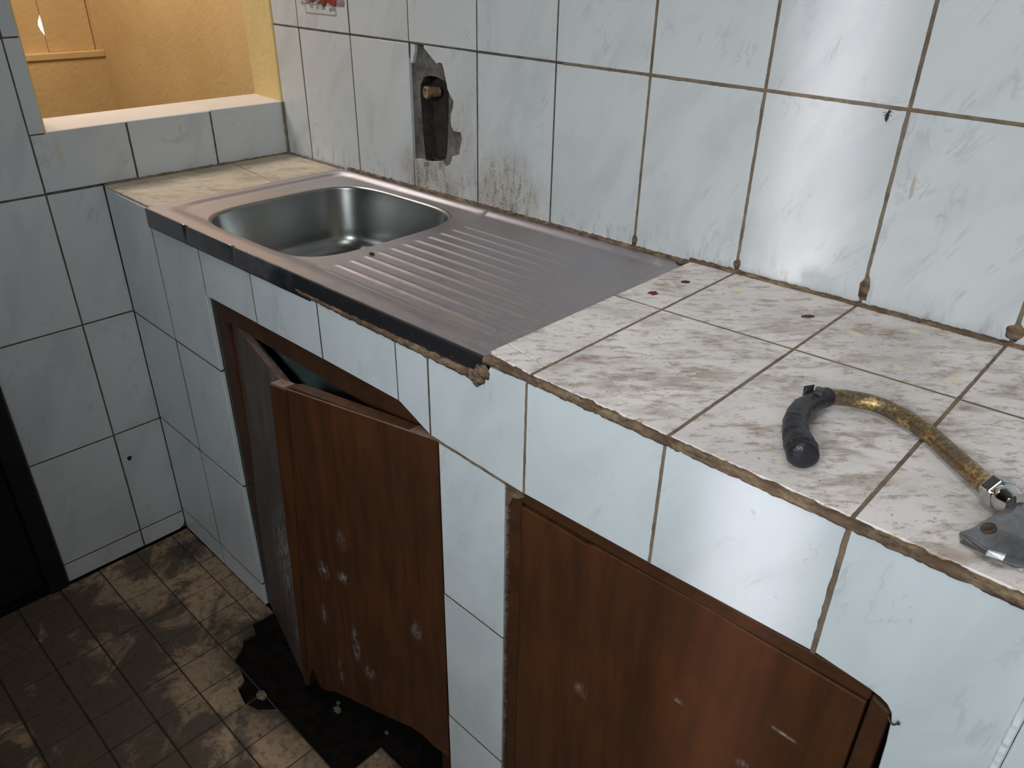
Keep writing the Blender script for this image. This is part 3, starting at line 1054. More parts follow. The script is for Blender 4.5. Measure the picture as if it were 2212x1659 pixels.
def board(y0, y1, notch=None):
    X0, X1 = -1.593, -1.585
    if notch is None:
        b = MB()
        b.box(X0, X1, y0 + .001, y1 - .0015, 1.127, 2.1)
        o = b.build('board', M['yellow'], None, bevel=0.0015)
    else:
        pts = [(y0 + .001, 1.127), (y1 - .0015, 1.127), (y1 - .0015, 1.190), (y1 - .010, 1.206), (y1 - .014, 1.222), (y1 - .011, 1.236), (y1 - .0015, 1.252), (y1 - .0015, 2.1), (y0 + .001, 2.1)]
        v = [(X1, p[0], p[1]) for p in pts] + [(X0, p[0], p[1]) for p in pts]
        n = len(pts)
        fs = [tuple(range(n)), tuple(range(2 * n - 1, n - 1, -1))] + [(i, i + n, (i + 1) % n + n, (i + 1) % n) for i in range(n)]
        o = link('board', mesh_from(v, fs, 'board', M['yellow']))
    o.parent = win
    o.matrix_parent_inverse = win.matrix_world.inverted() if False else Matrix.Translation((1.60, 0.2, -1.127))
    return o


for k in range(4):
    board(BY[k], BY[k + 1], 1 if k == 2 else None)
for yj in BY[1:]:
    for z0, z1 in (((1.127, 1.187), (1.255, 2.1)) if yj == -0.033 else ((1.127, 2.1),)):
        b = MB()  # unseen strip added behind the joint to stop daylight leaking
        b.box(-1.603, -1.5935, yj - 0.02, min(yj + 0.02, 0.154), z0, z1)
        o = b.build('joint_blocker', M['yellow'], win)
        o.matrix_parent_inverse = Matrix.Translation((1.60, 0.2, -1.127))
b = MB()
b.box(-1.615, -1.55, 0.141, 0.156, 1.115, 2.1)
o = b.build('window_frame', M['yellow'], win)
o.matrix_parent_inverse = Matrix.Translation((1.60, 0.2, -1.127))

# ================================================================== COUNTER
counter = empty('kitchen_counter', (0, 0, 0))
tag(counter, 'long tiled masonry kitchen counter along the wall with stained worktop', 'counter')
CX1 = 2.35


def fy(x):      # outer face of the counter front
    return -0.4877 - 0.0073 * x


body = MB()
TT = 0.0085
body.box(0.001, 0.440, -0.482, -0.008, 0.0, 0.800)         # left block
body.box(0.001, 0.243, -0.482, -0.008, 0.800, 0.9945)       # left bed
body.box(0.243, 0.443, -0.482, -0.462, 0.800, 0.958)
body.box(0.443, 1.160, -0.483, -0.435, 0.873, 0.958)       # lintel under the sink
body.box(1.160, 1.2930, -0.486, -0.02, 0.0, 0.958)          # pillar
body.box(1.155, 1.2440, -0.486, -0.435, 0.873, 0.958)
body.box(1.2440, CX1, -0.487, -0.004, 0.915, 1.010)         # right bed
body.box(1.2930, 1.8300, -0.487, -0.435, 0.856, 0.915)
body.box(1.8300, CX1, -0.488, -0.02, 0.0, 0.915)            # right block
body.build('masonry_body', M['masonry'], counter)
# mortar surround of tile fields on the front: a thin bed
TF = M['tile_front']
LZ = [0.003, 0.075, 0.3815, 0.688]
XF = [0.004, 0.230, 0.4435]
for i in range(2):
    a, b = XF[i], XF[i + 1]
    for k in range(4):
        z0, z1 = LZ[k], (LZ + [0.998 if i == 0 else 0.975])[k + 1]
        if k == 3 and i == 0:
            tile(F_FRONT, counter, [(a + .0016, z0 + .0016), (b - .0016, z0 + .0016), (b - .0016, 0.996), (a + .0016, 0.997)], TF, jit=.0003)
        else:
            tile(F_FRONT, counter, rect(a, b, z0, z1, 0.0016), TF, jit=.0003)
fas = [(0.4435, 0.644, 0.8625, 0.8665, 0.974), (0.644, 0.8595, 0.8665, 0.8715, 0.975), (0.8595, 1.064, 0.8715, 0.875, 0.977)]
for a, b, za, zb, zt_ in fas:
    tile(F_FRONT, counter, [(a + .0014, za), (b - .0014, zb), (b - .0014, zt_ + .001), (a + .0014, zt_)], TF, jit=.0003)
# narrow cut tile with its lower corner sawn off aslant
tile(F_FRONT, counter, [(1.0654, 0.8752), (1.0710, 0.8735), (1.1366, 0.8465), (1.1366, 0.9805), (1.0654, 0.9785)], TF, jit=.0003)
# tile with a broken upper edge next to the sink corner
tile(F_FRONT, counter, [(1.1394, 0.8440), (1.3285, 0.8405), (1.3285, 1.0120), (1.2900, 1.0095), (1.2640, 1.0080), (1.2580, 0.9950), (1.2500, 0.9905), (1.2400, 0.9740), (1.2230, 0.9800), (1.2100, 0.9830), (1.1394, 0.9825)], TF, jit=.0003)
tile(F_FRONT, counter, [(1.3312, 0.8405), (1.5330, 0.8480), (1.5330, 1.0172), (1.3312, 1.0130)], TF, jit=.0003)
tile(F_FRONT, counter, [(1.5362, 0.8485), (1.7340, 0.8580), (1.7340, 1.0210), (1.5362, 1.0172)], TF, jit=.0003)
# tall tile cut round the corner of the right-hand cupboard
tile(F_FRONT, counter, [(1.7380, 0.8590), (1.7700, 0.8560), (1.7950, 0.8535), (1.8060, 0.8510), (1.8140, 0.8470), (1.8195, 0.8400), (1.8215, 0.8320), (1.8245, 0.8000), (1.8265, 0.7600), (1.8270, 0.6900),
                        (1.9055, 0.6900), (1.9055, 1.0245), (1.7380, 1.0212)], TF, jit=.0003)
tile(F_FRONT, counter, rect(1.8270, 1.9070, 0.385, 0.6885), TF)
tile(F_FRONT, counter, rect(1.8270, 1.9070, 0.075, 0.385), TF)
for a, b in ((1.9105, 2.113), (2.113, 2.316)):
    for z0, z1 in ((0.075, 0.382), (0.382, 0.688), (0.688, 1.025)):
        tile(F_FRONT, counter, rect(a, b, z0, z1), TF)
# pillar between the cupboards
for z0, z1 in ((0.003, 0.230), (0.230, 0.538), (0.538, 0.8405)):
    tile(F_FRONT, counter, [(1.1570, z0 + .0014), (1.2945, z0 + .0014), (1.2935, z1 - .0014), (1.1555, z1 + (-.0014 if z1 < .8 else 0.0015))], TF, jit=.0003)
gf = Lines(41.0)
gd = Lines(47.0)
for z in LZ[1:]:
    gd.line((0.004, z), (0.4435, z), 0.0034, 0.0001, 0.25)
gd.line((0.230, 0.004), (0.230, 0.97), 0.0034, 0.0001, 0.25)
gd.line((0.4435, 0.864), (0.4435, 0.966), 0.0034, 0.0001, 0.25)
gd.line((0.644, 0.868), (0.644, 0.97), 0.0034, 0.0001, 0.25)
gd.line((0.8595, 0.873), (0.8595, 0.974), 0.0034, 0.0001, 0.25)
gd.line((1.0647, 0.876), (1.0647, 0.977), 0.0034, 0.0001, 0.25)
gd.line((1.138, 0.847), (1.138, 0.982), 0.0034, 0.0001, 0.25)
gf.line((1.137, 0.8440), (1.296, 0.8400), 0.0056, 0.0003, 0.3)
gf.line((1.330, 0.841), (1.330, 1.010), 0.0044, 0.0003, 0.35)
gf.line((1.5345, 0.849), (1.5345, 1.016), 0.0044, 0.0003, 0.35)
gf.line((1.7360, 0.857), (1.7360, 1.022), 0.0060, 0.0005, 0.45)
for z in (0.230, 0.538):
    gd.line((1.157, z), (1.294, z), 0.0034, 0.0001, 0.25)
gf.build('grout', M['grout'], counter, F_FRONT)
gd.build('dark_grout', M['grout_dark'], counter, F_FRONT)
gwh = Lines(53.0)
gwh.line((1.908, 0.08), (1.908, 1.021), 0.0075, 0.0016, 0.10)
gwh.build('white_grout', M['grout_white'], counter, F_FRONT)

# worktop tiles, right of the sink
TP = M['tile_top']


def ry(x):
    return -0.2655 + 0.0453 * x


def wy(x):
    return MSL * x - 0.0085


def ey(x):
    return fy(x) + 0.006


XT = [1.2475, 1.332, 1.534, 1.735, 1.937, 2.139, 2.34]
for i in range(len(XT) - 1):
    a, b = XT[i], XT[i + 1]
    tile(F_TOP, counter, quad((a, ry(a)), (b, ry(b)), (b, wy(b)), (a, wy(a)), 0.0016), TP, jit=.0003)
    if i == 0:
        tile(F_TOP, counter, quad((a, -0.4475), (b, -0.463), (b, ry(b)), (a, ry(a)), 0.0009), TP, jit=.0001)
        tile(F_TOP, counter, [(a + .0012, ey(a) + .012), (a + .02, ey(a) + .006), (b - .0016, ey(b)), (b - .0016, -0.4635), (a + .0012, -0.4480)], TP, jit=.0001)
    else:
        tile(F_TOP, counter, quad((a, ey(a)), (b, ey(b)), (b, ry(b)), (a, ry(a)), 0.0016), TP, jit=.0003)
gp = Lines(61.0)
for x in XT[1:-1]:
    gp.line((x, ey(x)), (x, wy(x)), 0.0042, 0.0003, 0.35)
for a, b in zip(XT, XT[1:]):
    gp.line((a, ry(a)), (b, ry(b)), 0.0040, 0.0003, 0.35)
gp.build('grout', M['grout'], counter, F_TOP)
# worktop tiles left of the sink
TW = M['tile_top_warm']
tile(F_TOPL, counter, [(0.004, -0.168), (0.246, -0.190), (0.246, -0.004), (0.004, -0.006)], TW)
tile(F_TOPL, counter, [(0.004, -0.4865), (0.246, -0.4865), (0.246, -0.192), (0.004, -0.170)], TW)
# mortar: along the wall, at the front edge, round the sink
mt = MB()
v, f = bead([(1.245, wy(1.245) + .002, zt(1.245)), (1.9, wy(1.9) + .002, zt(1.9)), (2.33, wy(2.33) + .002, zt(2.33))], 0.014, 0.0045, 1.7)
mt.add(v, f)
mt.build('wall_mortar', M['mortar'], counter, smooth=True)
mt = MB()
v, f = bead([(0.004, -0.003, 1.003), (0.25, -0.002, 1.004)], 0.008, 0.004, 2.7)
mt.add(v, f)
v, f = bead([(0.004, -0.003, 1.003), (0.004, -0.487, 1.003)], 0.007, 0.004, 4.7)
mt.add(v, f)
mt.build('wall_mortar', M['grout'], counter, smooth=True)
# front edge strip of mortar between fascia tiles and worktop tiles
def edge_strip(x0, x1, seed, mat, lo=0.012, hi=0.0035, yo=0.0):
    n = int((x1 - x0) / 0.003)
    v, f = [], []
    for i in range(n + 1):
        x = x0 + (x1 - x0) * i / n
        y = fy(x) + yo
        k1 = mn.noise(Vector((x * 60, seed, 0))) + .7 * mn.noise(Vector((x * 190, seed, 0)))
        k2 = mn.noise(Vector((x * 60, seed, 5))) + .7 * mn.noise(Vector((x * 190, seed, 5)))
        zc = zt(x)
        a, b = zc - lo + .0022 * k1, zc - hi + .0018 * k2
        for dy, z in ((0.012, a - .004), (-0.0009 - .0004 * k2, a), (-0.0018 - .0006 * k1, (a * .6 + b * .4)), (-0.0004 + .0012 * k1, b - .0005), (0.0035, b + .0016 + .001 * k2), (0.012, b)):
            v.append((x, y + dy, z))
    for i in range(n):
        for j in range(5):
            f.append((i * 6 + j, (i + 1) * 6 + j, (i + 1) * 6 + j + 1, i * 6 + j + 1))
    f.append(tuple(range(5, -1, -1)))
    f.append(tuple(n * 6 + j for j in range(6)))
    m = MB()
    m.add(v, f)
    return m.build('edge_mortar', mat, counter, smooth=True)


edge_strip(1.252, CX1 - .02, 5.0, M['mortar'], 0.0095, 0.0022)
# lump at the sink corner and the ragged bed under the sink flange
mt = MB()
for i, (c, r) in enumerate((((1.2445, -0.4955, 0.9890), (0.013, 0.007, 0.013)), ((1.232, -0.4950, 0.9840), (0.013, 0.006, 0.008)), ((1.252, -0.4955, 0.997), (0.012, 0.006, 0.010)), ((1.240, -0.4965, 0.979), (0.007, 0.005, 0.007)))):
    v, f = lump(c, r, 5.0 + i * 3, 3, 0.45)
    mt.add(v, f)
mt.build('mortar_lump', M['mortar'], counter, smooth=True)
mt = MB()
n = 150
v, f = [], []
for i in range(n + 1):
    x = 0.75 + 0.485 * i / n
    k1 = mn.noise(Vector((x * 70, 3, 0))) + .6 * mn.noise(Vector((x * 240, 3, 0)))
    k2 = mn.noise(Vector((x * 50, 9, 0))) + .6 * mn.noise(Vector((x * 200, 9, 0)))
    s = min(1, (x - .75) / .2)
    a = 0.977 + 0.005 * (x - .75) / .485 - (.0035 + .0025 * k1) * s
    y = fy(x)
    for dy, z in ((0.01, a), (-0.0006 - .0008 * s * (1 + k2), a), (-0.001 - .001 * s * (1 + k1), a + .006), (0.01, a + .009)):
        v.append((x, y + dy, z))
for i in range(n):
    for j in range(3):
        f.append((i * 4 + j, (i + 1) * 4 + j, (i + 1) * 4 + j + 1, i * 4 + j + 1))
mt.add(v, f)
mt.build('flange_mortar', M['mortar'], counter, smooth=True)

# ================================================================== SINK
SA = 0.0075                                   # slight tilt along its length
F_SINK = frame((0, 0, 1.0058 - SA * .25), (1, MSL, SA), (-MSL, 1, 0))
sink = empty('kitchen_sink', (0.745, -0.25, 1.0))
tag(sink, 'stainless steel kitchen sink with square bowl and ribbed drainboard', 'sink')
SI = Matrix.Translation((0.745, -0.25, 1.0)).inverted() @ F_SINK
SX0, SX1, SY0, SY1 = 0.2455, 1.2435, -0.5025, -0.0065
BX, BY_, BA, BB, BN = 0.5480, -0.2555, 0.2030, 0.1975, 4.2


def rrect_sd(x, y, x0, x1, y0, y1, r):
    cx, cy = (x0 + x1) / 2, (y0 + y1) / 2
    qx = abs(x - cx) - (x1 - x0) / 2 + r
    qy = abs(y - cy) - (y1 - y0) / 2 + r
    return math.hypot(max(qx, 0), max(qy, 0)) + min(max(qx, qy), 0) - r


def sst(t):
    t = min(1, max(0, t))
    return t * t * (3 - 2 * t)


def sink_h(x, y):
    d = rrect_sd(x, y, SX0 + .014, SX1 - .020, SY0 + .020, SY1 - .010, 0.045)
    h = -0.0075 * sst(-d / (0.018 + 0.030 * sst((-0.40 - y) / 0.08)))
    # ribs of the drainboard
    ya, yb = -0.450, -0.105
    if ya - .016 < y < yb + .016:
        xs = 0.790 + (0.014 if y < -0.43 else 0)
        e = sst((x - xs) / 0.008) * sst((1.190 - x) / 0.012)
        if e > 0:
            ph = (y - ya) / 0.0309
            pr = (math.cos(2 * PI * ph) * 0.5 + 0.5)
            fade = 1.0 - 0.35 * sst((x - .9) / .25)
            h += e * fade * 0.0019 * (pr ** 5)
    return h


def sell(th, a, b, n=BN):
    c, s = math.cos(th), math.sin(th)
    r = (abs(c / a) ** n + abs(s / b) ** n) ** (-1.0 / n)
    return r * c, r * s


PX1 = 0.772
sheet = MB()
# ring patch round the bowl
angs = [2 * PI * k / 168 for k in range(168)]
for cx_, cy_ in ((SX0, SY0), (PX1, SY0), (PX1, SY1), (SX0, SY1)):
    angs.append(math.atan2(cy_ - BY_, cx_ - BX) % (2 * PI))
angs = sorted(set(angs))
NA = len(angs)
LIP = 0.007
NR = 34
V, Fc = [], []
for r in range(NR + 1):
    for th in angs:
        ex, ey_ = sell(th, BA + LIP, BB + LIP)
        c, s = math.cos(th), math.sin(th)
        tx = ((PX1 if c > 0 else SX0) - BX) / c if abs(c) > 1e-6 else 1e9
        ty = ((SY1 if s > 0 else SY0) - BY_) / s if abs(s) > 1e-6 else 1e9
        tt = min(tx, ty)
        k = r / NR
        x = BX + ex * (1 - k) + c * tt * k
        y = BY_ + ey_ * (1 - k) + s * tt * k
        V.append((x, y, sink_h(x, y)))
for r in range(NR):
    for i in range(NA):
        j = (i + 1) % NA
        Fc.append((r * NA + i, (r + 1) * NA + i, (r + 1) * NA + j, r * NA + j))
sheet.add(V, Fc)
# drainboard grid
nx, ny = 96, 380
V, Fc = [], []
for i in range(nx + 1):
    x = PX1 - .0003 + (SX1 - PX1 + .0003) * i / nx
    for j in range(ny + 1):
        y = SY0 + (SY1 - SY0) * j / ny
        V.append((x, y, sink_h(x, y)))
for i in range(nx):
    for j in range(ny):
        a = i * (ny + 1) + j
        Fc.append((a, a + ny + 1, a + ny + 2, a + 1))
sheet.add(V, Fc)
# thin turned-down edges at left, right and back
for (p, q) in (((SX0, SY0), (SX0, SY1)), ((SX0, SY1), (SX1, SY1)), ((SX1, SY1), (SX1, SY0))):
    sheet.add([(p[0], p[1], 0), (q[0], q[1], 0), (q[0], q[1], -0.005), (p[0], p[1], -0.005)], [(0, 1, 2, 3)])
so = sheet.build('drainboard', M['steel'], sink, SI, smooth=True)
# bowl
bowl = MB()
V, Fc = [], []
prof = [(LIP, 0.0)]
for k in range(1, 7):
    a = PI / 2 * k / 6
    prof.append((LIP - LIP * math.sin(a), -LIP * (1 - math.cos(a))))
for k in range(1, 9):
    prof.append((-0.016 * k / 8, -LIP - 0.098 * k / 8))
for k in range(1, 11):
    a = PI / 2 * k / 10
    prof.append((-0.016 - 0.042 * (1 - math.cos(a)), -LIP - 0.098 - 0.042 * math.sin(a)))
zb = prof[-1][1]
for k, e in enumerate((0.09, 0.12, 0.145, 0.160)):
    prof.append((-e, zb - 0.002 * (k + 1)))
H0 = -0.0075
NB = 168
for (off, z) in prof:
    for k in range(NB):
        th = 2 * PI * k / NB
        nn = BN if off > -0.06 else max(2.0, BN - (abs(off) - .06) * 25)
        ex, ey_ = sell(th, BA + off, BB + off, nn)
        V.append((BX + ex, BY_ + ey_, H0 + z))
for r in range(len(prof) - 1):
    for k in range(NB):
        j = (k + 1) % NB
        Fc.append((r * NB + k, r * NB + j, (r + 1) * NB + j, (r + 1) * NB + k))
Fc.append(tuple((len(prof) - 1) * NB + k for k in range(NB)))
bowl.add(V, Fc)
bo = bowl.build('bowl', M['steel_bowl'], sink, SI, smooth=True)
# waste
ws = MB()
v, f = [], []
zz = H0 + prof[-1][1] + 0.0015
for k in range(32):
    a = 2 * PI * k / 32
    for r, z in ((0.036, 0.0), (0.034, 0.0025), (0.026, 0.0020), (0.022, -0.004)):
        v.append((BX + math.cos(a) * r, BY_ + math.sin(a) * r, zz + z))
for k in range(32):
    j = (k + 1) % 32
    for q in range(3):
        f.append((k * 4 + q, j * 4 + q, j * 4 + q + 1, k * 4 + q + 1))
f.append(tuple(k * 4 + 3 for k in range(32)))
ws.add(v, f)
ws.build('waste', M['chrome_dull'], sink, SI, smooth=True)
# front flange, bent down over the counter edge, with two dents
fg = MB()
v, f = [], []
n = 260
for i in range(n + 1):
    x = SX0 + (SX1 - SX0) * i / n
    dent = 0.0035 * math.exp(-((x - .417) / .006) ** 2) + 0.0022 * math.exp(-((x - .594) / .006) ** 2) + .0008 * mn.noise(Vector((x * 25, 0, 0)))
    ln = 0.0405 - 0.004 * (x - .25)
    ring = []
    for k in range(6):
        a = PI / 2 * k / 5
        ring.append((SY0 - 0.0035 * math.sin(a) + dent, -0.0035 * (1 - math.cos(a)) - dent * .6))
    for k in range(1, 5):
        ring.append((SY0 - 0.0035 + dent * (1 - k / 4) + .0006 * mn.noise(Vector((x * 18, k, 2))), -0.0035 - (ln - .0035) * k / 4))
    ring.append((SY0 + 0.004, -ln - .0005))
    for yy, z in ring:
        v.append((x, yy, z))
    R_ = len(ring)
for i in range(n):
    for j in range(R_ - 1):
        f.append((i * R_ + j, i * R_ + j + 1, (i + 1) * R_ + j + 1, (i + 1) * R_ + j))
fg.add(v, f)
fg.build('front_flange', M['flange'], sink, SI, smooth=True)
tag(bpy.data.objects['front_flange'], 'dark front edge of the sink, blackened towards the right')
# sealing mortar behind the sink
ms = MB()
v, f = bead([(0.27, MSL * .27 - .003, 1.006), (0.75, MSL * .75 - .003, 1.0095), (1.235, MSL * 1.235 - .003, 1.0135)], 0.012, 0.0055, 21.0, 0.003)
ms.add(v, f)
v, f = lump((1.236, 0.006, 1.016), (0.012, 0.008, 0.006), 2.0, 3, .5)
ms.add(v, f)
ms.build('sink_mortar', M['mortar'], counter, smooth=True)

# ================================================================== CUPBOARD UNDER THE SINK
def plate(corners, t, nu=8, nv=12, warp=0.0, seed=0.0):
    """bilinear plate through 4 corners (bl, br, tr, tl), thickness t towards the back (+y)"""
    bl, br, tr, tl = [Vector(c) for c in corners]
    nrm = (br - bl).cross(tl - bl).normalized()
    v, f = [], []
    for s in (0, 1):
        for i in range(nu + 1):
            for j in range(nv + 1):
                a, b_ = i / nu, j / nv
                p = (bl * (1 - a) + br * a) * (1 - b_) + (tl * (1 - a) + tr * a) * b_
                p = p + nrm * (warp * math.sin(PI * a) * math.sin(PI * b_) - s * t)
                v.append(p)
    k = (nu + 1) * (nv + 1)
    idx = lambda i, j, s: s * k + i * (nv + 1) + j
    for i in range(nu):
        for j in range(nv):
            f.append((idx(i, j, 0), idx(i + 1, j, 0), idx(i + 1, j + 1, 0), idx(i, j + 1, 0)))
            f.append((idx(i, j, 1), idx(i, j + 1, 1), idx(i + 1, j + 1, 1), idx(i + 1, j, 1)))
    for i in range(nu):
        f.append((idx(i, 0, 0), idx(i, 0, 1), idx(i + 1, 0, 1), idx(i + 1, 0, 0)))
        f.append((idx(i, nv, 0), idx(i + 1, nv, 0), idx(i + 1, nv, 1), idx(i, nv, 1)))
    for j in range(nv):
        f.append((idx(0, j, 0), idx(0, j + 1, 0), idx(0, j + 1, 1), idx(0, j, 1)))
        f.append((idx(nu, j, 0), idx(nu, j, 1), idx(nu, j + 1, 1), idx(nu, j + 1, 0)))
    return v, f


cup1 = empty('sink_cupboard', (0.80, -0.46, 0.0))
tag(cup1, 'brown wooden cupboard front under the sink with two broken doors ajar', 'cupboard')


def under(o, par):
    o.parent = par
    o.matrix_parent_inverse = Matrix.Translation(-Vector(par.location)) if par.type == 'EMPTY' else Matrix.Identity(4)
    return o


b = MB()
b.hexa([(0.4450, -0.4790, 0.0), (0.4900, -0.4790, 0.0), (0.4900, -0.420, 0.0), (0.4450, -0.420, 0.0),
        (0.4450, -0.4790, 0.860), (0.4900, -0.4790, 0.860), (0.4900, -0.420, 0.860), (0.4450, -0.420, 0.860)])
under(b.build('frame_post', M['frame_brown'], bevel=0.002), cup1)
b = MB()
b.box(1.1150, 1.1560, -0.4830, -0.420, 0.0, 0.8360)
under(b.build('frame_post', M['frame_brown'], bevel=0.002), cup1)
b = MB()
b.hexa([(0.4900, -0.4800, 0.816), (1.1150, -0.4830, 0.8180), (1.1150, -0.425, 0.8180), (0.4900, -0.425, 0.816),
        (0.4450, -0.4800, 0.8635), (1.1140, -0.4830, 0.8760), (1.1140, -0.425, 0.8760), (0.4450, -0.425, 0.8635)])
under(b.build('frame_rail', M['frame_brown'], bevel=0.002), cup1)
b = MB()
b.box(0.4905, 1.1145, -0.424, -0.410, 0.50, 0.8155)
under(b.build('inner_board', M['teal']), cup1)
# left leaf: grey with dust, sagging behind the right leaf
b = MB()
v, f = plate([(0.4580, -0.4860, 0.014), (0.7420, -0.5620, 0.016), (0.7300, -0.4840, 0.735), (0.4920, -0.4700, 0.815)], 0.016, 8, 14)
b.add(v, f)
dl = under(b.build('door_leaf', M['door_grey']), cup1)
tag(dl, 'left leaf, grey with dust, sagging inwards at the top')
b = MB()
v, f = plate([(0.7300, -0.4845, 0.7355), (0.7300, -0.4685, 0.7355), (0.4920, -0.4545, 0.8158), (0.4920, -0.4705, 0.8158)], 0.0015, 2, 14)
b.add(v, f)
under(b.build('pale_top_edge', M['wood_edge']), dl)  # paler strip along the upper edge of the leaf
# right leaf: brown, swung out, broken along the bottom
HX, HY = Vector((1.1535, -0.4960)), Vector((0.8080, -0.5685))


def rp(x, z, out=0.0, lean=True):
    k = (1.1535 - x) / (1.1535 - 0.808)
    y = -0.4960 - 0.0725 * k - out
    return Vector((x, y, z))


prof_b = [(0.7630, 0.054), (0.7760, 0.056), (0.7860, 0.095), (0.7990, 0.125), (0.8080, 0.090), (0.8200, 0.073), (0.8370, 0.079), (0.8550, 0.0900), (0.900, 0.0985), (0.956, 0.1060), (1.010, 0.115), (1.060, 0.125), (1.0900, 0.122), (1.115, 0.108), (1.1400, 0.104), (1.1525, 0.100)]
prof_t = [(0.8080, 0.833), (0.8450, 0.8355), (0.8600, 0.8405), (1.1535, 0.8440)]
outl = prof_b + prof_t[::-1]
v, f = [], []
n = len(outl)
th = 0.020
for s in (0, 1):
    for x, z in outl:
        p = rp(x, z, -th * s)
        v.append(p)
f = [tuple(range(n)), tuple(range(2 * n - 1, n - 1, -1))] + [(i, i + n, (i + 1) % n + n, (i + 1) % n) for i in range(n)]
b = MB()
b.add(v, f)
drr = under(b.build('door_leaf', M['door_brown']), cup1)
tag(drr, 'right leaf, brown with white paint smears, swung out and broken along the bottom')


def rstrip(x0, x1, x0b, x1b, z0, z1, out, name, mat):
    b_ = MB()
    b_.hexa([rp(x0b, z0, out), rp(x1b, z0, out), rp(x1b, z0, -.001), rp(x0b, z0, -.001), rp(x0, z1, out), rp(x1, z1, out), rp(x1, z1, -.001), rp(x0, z1, -.001)])
    return under(b_.build(name, mat, bevel=0.001), drr)


rstrip(0.8095, 0.8480, 0.7720, 0.7830, 0.115, 0.8330, 0.004, 'stile', M['door_brown'])
# paler upper edge of the right leaf
b = MB()
b.hexa([rp(0.8085, 0.8315, .0005), rp(1.1530, 0.8425, .0005), rp(1.1530, 0.8425, -.020), rp(0.8085, 0.8315, -.020),
        rp(0.8085, 0.8342, .0005), rp(1.1530, 0.8450, .0005), rp(1.1530, 0.8450, -.020), rp(0.8085, 0.8342, -.020)])
under(b.build('pale_top_edge', M['wood_edge']), drr)

# ================================================================== RIGHT-HAND CUPBOARD
cup2 = empty('counter_cupboard', (1.56, -0.47, 0.0))
tag(cup2, 'brown wooden cupboard front with one flush closed door under the right end of the counter', 'cupboard')
b = MB()
b.box(1.3005, 1.3220, -0.4930, -0.43, 0.0, 0.8290)
under(b.build('frame_post', M['frame_brown'], bevel=0.003), cup2)
b = MB()
b.hexa([(1.7985, -0.4980, 0.0), (1.8240, -0.4980, 0.0), (1.8240, -0.43, 0.0), (1.7985, -0.43, 0.0),
        (1.7985, -0.4980, 0.845), (1.8190, -0.4980, 0.836), (1.8190, -0.43, 0.836), (1.7985, -0.43, 0.845)])
under(b.build('frame_post', M['frame_brown'], bevel=0.003), cup2)
b = MB()
b.hexa([(1.3220, -0.4935, 0.8190), (1.7980, -0.4975, 0.8345), (1.7980, -0.43, 0.8345), (1.3220, -0.43, 0.8190),
        (1.3100, -0.4935, 0.8390), (1.7980, -0.4975, 0.8560), (1.7980, -0.43, 0.8560), (1.3100, -0.43, 0.8390)])
under(b.build('frame_rail', M['frame_brown'], bevel=0.003), cup2)
b = MB()
outl = [(1.3240, 0.03), (1.7960, 0.03), (1.7960, 0.8315), (1.6000, 0.8290), (1.4500, 0.8200), (1.4350, 0.8150), (1.3900, 0.8155), (1.3500, 0.8140), (1.3240, 0.8130)]
v = [Vector((x, fy(x) + 0.0030, z)) for x, z in outl] + [Vector((x, fy(x) + 0.021, z)) for x, z in outl]
n = len(outl)
f = [tuple(range(n)), tuple(range(2 * n - 1, n - 1, -1))] + [(i, i + n, (i + 1) % n + n, (i + 1) % n) for i in range(n)]
b.add(v, f)
d2o = under(b.build('door_leaf', M['door_brown2'], bevel=0.0015), cup2)
# bare mortar where the frame corner has broken away
b = MB()
outl = [(1.2955, 0.80), (1.3010, 0.8010), (1.3050, 0.812), (1.3080, 0.820), (1.3200, 0.8260), (1.3300, 0.8330), (1.3180, 0.8395), (1.2965, 0.8400)]
v = [Vector((x, fy(x) + 0.001, z)) for x, z in outl] + [Vector((x, fy(x) + 0.03, z)) for x, z in outl]
n = len(outl)
f = [tuple(range(n)), tuple(range(2 * n - 1, n - 1, -1))] + [(i, i + n, (i + 1) % n + n, (i + 1) % n) for i in range(n)]
b.add(v, f)
v, f = bead([(1.2985, fy(1.3) + .002, 0.805), (1.2990, fy(1.3) + .002, 0.03)], 0.004, 0.0012, 8.0, up=Vector((0, -1, 0)))
b.add(v, f)
b.build('frame_mortar', M['mortar'], counter)
# little bent nail serving as a catch
nail = MB()
v, f = sweep(catmull([(1.818, -0.500, 0.834), (1.822, -0.5045, 0.832), (1.8255, -0.506, 0.833), (1.8275, -0.506, 0.8365)], 5), [0.0009] * 16, 8)
nail.add(v, f)
v, f = lump((1.8285, -0.506, 0.8375), (.0018, .0016, .0018), 1.0, 2, .2)
nail.add(v, f)
no = nail.build('bent_nail', M['rust'], smooth=True)
tag(no, 'small rusty bent nail in the right edge of the closed cupboard frame', 'nail')

# ================================================================== TAP LYING ON THE WORKTOP
tap = empty('tap', (1.74, -0.38, 1.03))
tag(tap, 'old brass tap spout with black taped end and chrome handle lying on worktop', 'tap')
TZ = 1.0390
path = catmull([(1.6245, -0.3333, 1.044), (1.6285, -0.3196, 1.0425), (1.6555, -0.2968, 1.040), (1.6792, -0.2897, 1.039), (1.7067, -0.2959, 1.039), (1.7357, -0.3097, 1.039), (1.7723, -0.3401, 1.040), (1.8006, -0.3661, 1.042), (1.8200, -0.3842, 1.0442)], 10)
b = MB()
v, f = sweep(path, [0.0090 + .0010 * i / len(path) for i in range(len(path))], 24)
b.add(v, f)
under(b.build('spout', M['brass'], smooth=True), tap)
TAPE = [(1.6299, -0.3173, 1.0415), (1.6241, -0.3415, 1.0430), (1.6246, -0.3739, 1.0455), (1.6324, -0.4042, 1.0468), (1.6422, -0.4245, 1.0465), (1.6539, -0.4401, 1.0455), (1.6640, -0.4535, 1.0445)]
path = catmull(TAPE, 9)
